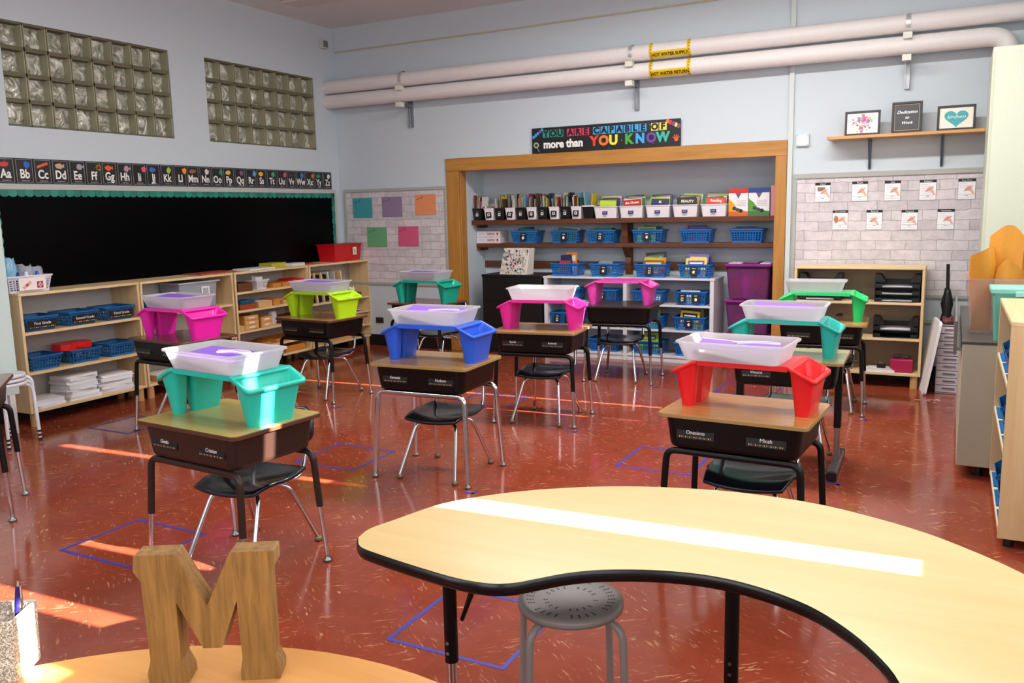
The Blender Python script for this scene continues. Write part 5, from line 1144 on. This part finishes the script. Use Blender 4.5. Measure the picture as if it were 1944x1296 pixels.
o = MB().box(0, .1, 0, .15, 0, .06, mat('1c3848', .4)).build('blue_box', bevel=.002); o.location = (5.87, 8.05, .7455); tag(o, 'dark blue small box between the letter tray stacks', 'box')
p = thing('metal_tin', (6.33, 8.0, .1325), 0, 'crimson tin box with bow on the bottom of the bookcase', 'tin'); MB().box(-.09, .09, -.06, .06, 0, .115, mat('a81c4c', .3)).build('tin_body', p, bevel=.008); MB().box(-.07, -.01, -.01, .02, .115, .15, mat('3a1c28', .4)).box(.0, .06, -.01, .02, .115, .14, mat('3a1c28', .4)).build('bow', p, bevel=.008)
o = MB().box(-.12, .12, -.08, .08, 0, .018, PAPER).box(-.10, .10, -.075, .07, .018, .03, mat('d8d4d0', .6)).build('paper_pile'); o.location = (6.16, 7.99, .1325); tag(o, 'loose paper pile left of the crimson tin', 'papers')
o = MB().box(-.035, .035, -.02, .02, 0, .035, BLACKP).box(-.02, .02, -.004, .004, .035, .05, STEEL).build('binder_clip'); o.location = (6.17, 7.965, .1635); tag(o, 'black binder clip on the loose papers in the bookcase', 'clip')
p = thing('book_pack', (5.70, 7.98, .1325), 0, 'shrink wrapped pack with red Spelling cover in the bottom of the bookcase', 'book pack'); MB().box(-.2, .1, -.06, .12, 0, .05, mat('c41c24', .35)).box(-.2, .1, -.06, .12, .05, .17, mat('d8d8ea', .4)).build('books', p, bevel=.003); text('Spelling', .05, WHITE, p, loc=(.02, -.0615, .025), bold=.001)
crumple('plastic_bag', (5.87, 8.0, .134), 0, .14, .15, .2, clear('d8c8cc', .5), 'crinkled clear bag beside the shrink wrapped pack', 'plastic bag', 77)
# umbrella, white board, drawer tower
u = thing('umbrella', (6.655, 8.16, .54), 0, 'closed black umbrella leaning by the back wall', 'umbrella')
MB().tube([(0, 0, .29), (-.008, 0, .52)], .014, BLACKP, 12).build('handle', u); MB().lathe([(.001, -.50), (.006, -.5), (.012, -.4), (.05, -.02), (.048, .05), (.035, .1), (.05, .18), (.03, .27), (.02, .31), (.001, .31)], mat('101013', .5), 14).build('canopy', u); MB().tube([(-.02, -.03, .32), (-.03, -.04, .2), (-.01, -.05, .15)], .004, BLACKP, 6).build('strap', u)
p = thing('dry_erase_board', (6.575, 7.90, 0), 0, 'white framed board leaning beside the bookcase', 'board'); p.matrix_world = Matrix.Translation((6.515, 7.68, .003)) @ Matrix.Rotation(radians(-82), 4, 'Z') @ Matrix.Rotation(radians(0), 4, 'X') @ Matrix.Rotation(radians(-0), 4, 'Y')
mb = MB(); 
poly = [(p_[0], p_[1]+.31) for p_ in rrect(.42, .62, .03)]
mb.T = Matrix.Rotation(radians(-9), 4, 'X'); mb.loft([[(x-.2, y, z) for x, z in poly] for y in (0, .022)], WHITE); mb.build('board_frame', p, bevel=.003)
mb = MB(); mb.T = Matrix.Rotation(radians(-9), 4, 'X'); mb.box(-.38, -.02, .0225, .024, .03, .59, mat('3a2c28', .3)); mb.build('panel', p)
tw = thing('drawer_tower', (6.70, 7.84, 0), 0, 'clear plastic tower of nine shallow drawers by the metal cabinet', 'drawer tower'); tw_, td = .19, .25
TC = clear('e4dce4', .35)
MB().box(-.1, -.094, 0, td, 0, .575, TC).box(.094, .1, 0, td, 0, .575, TC).box(-.1, .1, td-.005, td, 0, .575, TC).box(-.1, .1, 0, td, .57, .576, TC).box(-.1, .1, 0, td, 0, .006, TC).build('housing', tw)
for k in range(9):
    z0 = .01+k*.062; e = MB(); bx(e, .184, .23, .05, mat('d4ccd8', .3, alpha=1), .003, z0+.003); e.box(-.094, .094, -.004, 0, z0, z0+.056, mat('ddd6e0', .25)); e = e.build('drawer', tw); MB().box(-.05, .05, -.009, -.004, z0+.022, z0+.040, mat('a89aa4', .3)).box(-.045, .045, -.010, -.009, z0+.03, z0+.036, mat('5c4c58', .5)).build('label_slot', e)
crumple('craft_scraps', (6.68, 7.93, .578), 0, .12, .12, .05, mat('6a3434', .6), 'small dark red craft scraps on top of the drawer tower', 'craft scraps', 91)
# metal cabinet / counter
mc = thing('metal_cabinet', (6.755, 5.42, 0), 0, 'beige metal cabinet with dark grey top on the right', 'cabinet'); BE = mat('bfbaa4', .45)
MB().box(0, .72, 0, 1.88, .07, .785, BE).build('cabinet_body', mc, bevel=.004); MB().box(-.006, .73, -.006, 1.88, .785, .80, mat('4c4946', .4)).build('top', mc, bevel=.002)
MB().box(-.045, -.03, .12, 1.88, .70, .90, mat('8c8c88', .25, .8)).build('metal_lip', mc, bevel=.003); MB().box(-.03, 0, .15, 1.85, .72, .74, STEEL).build('lip_bracket', mc)
for x, y in ((.12, .1), (.6, .1), (.12, 1.78), (.6, 1.78)): MB().cyl((x, y), .025, .025, 0, .05, BLACKP, 16).cyl((x, y), .008, .008, .05, .07, STEEL, 8).build('caster', mc)
tc_ = thing('storage_cabinet', (6.865, 7.32, 0), 0, 'tall pale green-white cabinet at the right edge', 'cabinet'); MB().box(0, .95, 0, .78, 0, 2.69, mat('c6ccba', .45)).build('cabinet_body', tc_, bevel=.004)
MB().box(.02, .47, -.018, 0, .05, 2.66, mat('c6ccba', .45)).build('door', tc_, bevel=.003); MB().box(.48, .93, -.018, 0, .05, 2.66, mat('c6ccba', .45)).build('door', tc_, bevel=.003)
# clear bin with envelopes
p = thing('storage_bin', (6.99, 5.98, .8005), 0, 'clear plastic bin holding manila envelopes on the metal cabinet', 'bin')
mb = MB(); tub(mb, .40, .40, .46, .46, .33, .03, CLEAR, .003, .012); mb.build('bin_body', p)
EN = mat('e0962e', .55, vary=.06)
def envelope(loc, rz, w_, h_, t_, label, seed, curl=.05, roll_=0, writing=None, lean=0):
    e = thing('envelope', loc, rz, label, 'envelope', 'manila envelopes in the clear bin'); random.seed(seed); n, m_ = 12, 14
    def P(u, v, off): 
        x = (u-.5)*w_; z = v*(h_-.05*(2*u-1)**2+.012*sin(u*6+seed)); y = curl*sin(u*pi)*(.4+.6*v)+.012*sin(7*v+3*u+seed)+off; return (x, y, z)
    mb = MB()
    for off, flip in ((0, 0), (t_, 1)):
        vs = [P(i/n, j/m_, off+.0) for i in range(n+1) for j in range(m_+1)]
        mb.add(vs, [(i*(m_+1)+j, (i+1)*(m_+1)+j, (i+1)*(m_+1)+j+1, i*(m_+1)+j+1) for i in range(n) for j in range(m_)], EN, True)
    for u in (0, 1):
        vs = [P(u, j/m_, o_) for j in range(m_+1) for o_ in (0, t_)]; mb.add(vs, [(2*j, 2*j+1, 2*j+3, 2*j+2) for j in range(m_)], EN)
    mb.build('envelope_body', e)
    if writing: text(writing, .045, mat('5c4424', .6), e, 'handwriting', (0, -.003-(.0 if curl < 0 else 0)+min(0, curl), h_*.80), shear=.2)
    e.matrix_world = Matrix.Translation(loc) @ Matrix.Rotation(rz, 4, 'Z') @ Matrix.Rotation(lean, 4, 'X') @ Matrix.Rotation(roll_, 4, 'Y'); return e
envelope((6.865, 5.88, .812), radians(25), .15, .50, .012, 'manila envelope curled at the left of the clear bin', 3, -.05, radians(-3))
envelope((6.94, 5.93, .812), radians(10), .19, .62, .014, 'tallest manila envelope rising from the clear bin', 5, -.05, radians(3))
envelope((6.96, 5.86, .812), radians(-5), .14, .42, .012, 'short pale manila envelope at the front of the clear bin', 6, -.03, radians(4))
envelope((7.09, 6.06, .812), radians(0), .24, .48, .012, 'wide manila envelope at the back right of the clear bin', 8, -.01, 0, None)
o = MB().box(-.03, .03, 0, .002, 0, .42, PAPER).build('paper_slip'); o.location = (6.885, 6.02, .95-.13); tag(o, 'white paper slip between the manila envelopes', 'paper')
# teal box
p = thing('storage_box', (7.07, 5.60, .8005), 0, 'pale teal plastic box with clip lid on the metal cabinet', 'box'); TL = clear('7fd0c0', .25)
mb = MB(); tub(mb, .32, .24, .36, .27, .27, .02, TL, .003, .004); mb.build('box_body', p); MB().box(-.19, .19, -.145, .145, .27, .30, mat('86d4c4', .35)).build('lid', p, bevel=.006); MB().box(-.07, .07, -.158, -.145, .255, .285, mat('a8e4d8', .35)).build('clip', p, bevel=.003)
# near wooden bin shelf on the right
ws = thing('shelf_unit', (6.925, 4.855, 0), radians(-90), 'maple shelf unit of blue bins nearest on the right', 'shelf unit'); Wd, Ht, Dp_ = 1.06, 1.056, .40
MB().box(-Wd/2, Wd/2, 0, Dp_, Ht-.022, Ht, MAPLE).build('top', ws, bevel=.003)
for s_ in (-1, 1): MB().box(min(s_*Wd/2, s_*(Wd/2-.022)), max(s_*Wd/2, s_*(Wd/2-.022)), .001, Dp_, .05, Ht-.022, MAPLE_Z).build('side_panel', ws, bevel=.002)
for z in (.075, .45, .755): MB().box(-Wd/2+.022, Wd/2-.022, .004, Dp_-.01, z-.022, z, mat('e4d8b8', .45)).build('shelf', ws, bevel=.002)
MB().box(-Wd/2+.022, Wd/2-.022, Dp_-.01, Dp_-.002, .06, Ht-.022, MAPLE).build('back_panel', ws)
for sx in (-1, 1):
    for yy in (.05, .35): MB().cyl((sx*(Wd/2-.06), yy), .022, .022, 0, .05, BLACKP, 16).build('caster', ws)
BB = mat('12629e', .4)
for k, z in enumerate((.0755, .4505, .7555)):
    for j in range(3):
        y = 4.855+(.33, 0, -.33)[j]
        p = thing('storage_bin', (6.925+.19, y, z), radians(-90), 'blue open bin, %s on the %s of the right-hand shelf unit' % (('farthest', 'middle', 'nearest')[j], ('bottom', 'middle shelf', 'top shelf')[k]), 'bin', 'blue bins in the right-hand unit')
        mb = MB(); W2_, d2, h2 = .27, .32, .14; mb.loft([[(x, yy, zz) for yy, zz in ((-d2/2-.0, .0), (-d2/2-.012, .055), (-d2/2+.05, .10), (d2/2-.1, h2), (d2/2, h2), (d2/2, 0))] for x in (-W2_/2, -W2_/2+.005)], BB).loft([[(x, yy, zz) for yy, zz in ((-d2/2-.0, .0), (-d2/2-.012, .055), (-d2/2+.05, .10), (d2/2-.1, h2), (d2/2, h2), (d2/2, 0))] for x in (W2_/2-.005, W2_/2)], BB)
        mb.box(-W2_/2, W2_/2, -d2/2-.02, d2/2, 0, .005, BB).box(-W2_/2, W2_/2, d2/2-.005, d2/2, 0, h2, BB).loft([[(x, yy, zz) for x, yy, zz in ((-W2_/2, -d2/2, 0), (W2_/2, -d2/2, 0), (W2_/2, -d2/2+.005, 0), (-W2_/2, -d2/2+.005, 0))], [(x, yy, zz) for x, yy, zz in ((-W2_/2, -d2/2-.012, .058), (W2_/2, -d2/2-.012, .058), (W2_/2, -d2/2-.007, .058), (-W2_/2, -d2/2-.007, .058))]], BB); mb.build('bin_body', p)
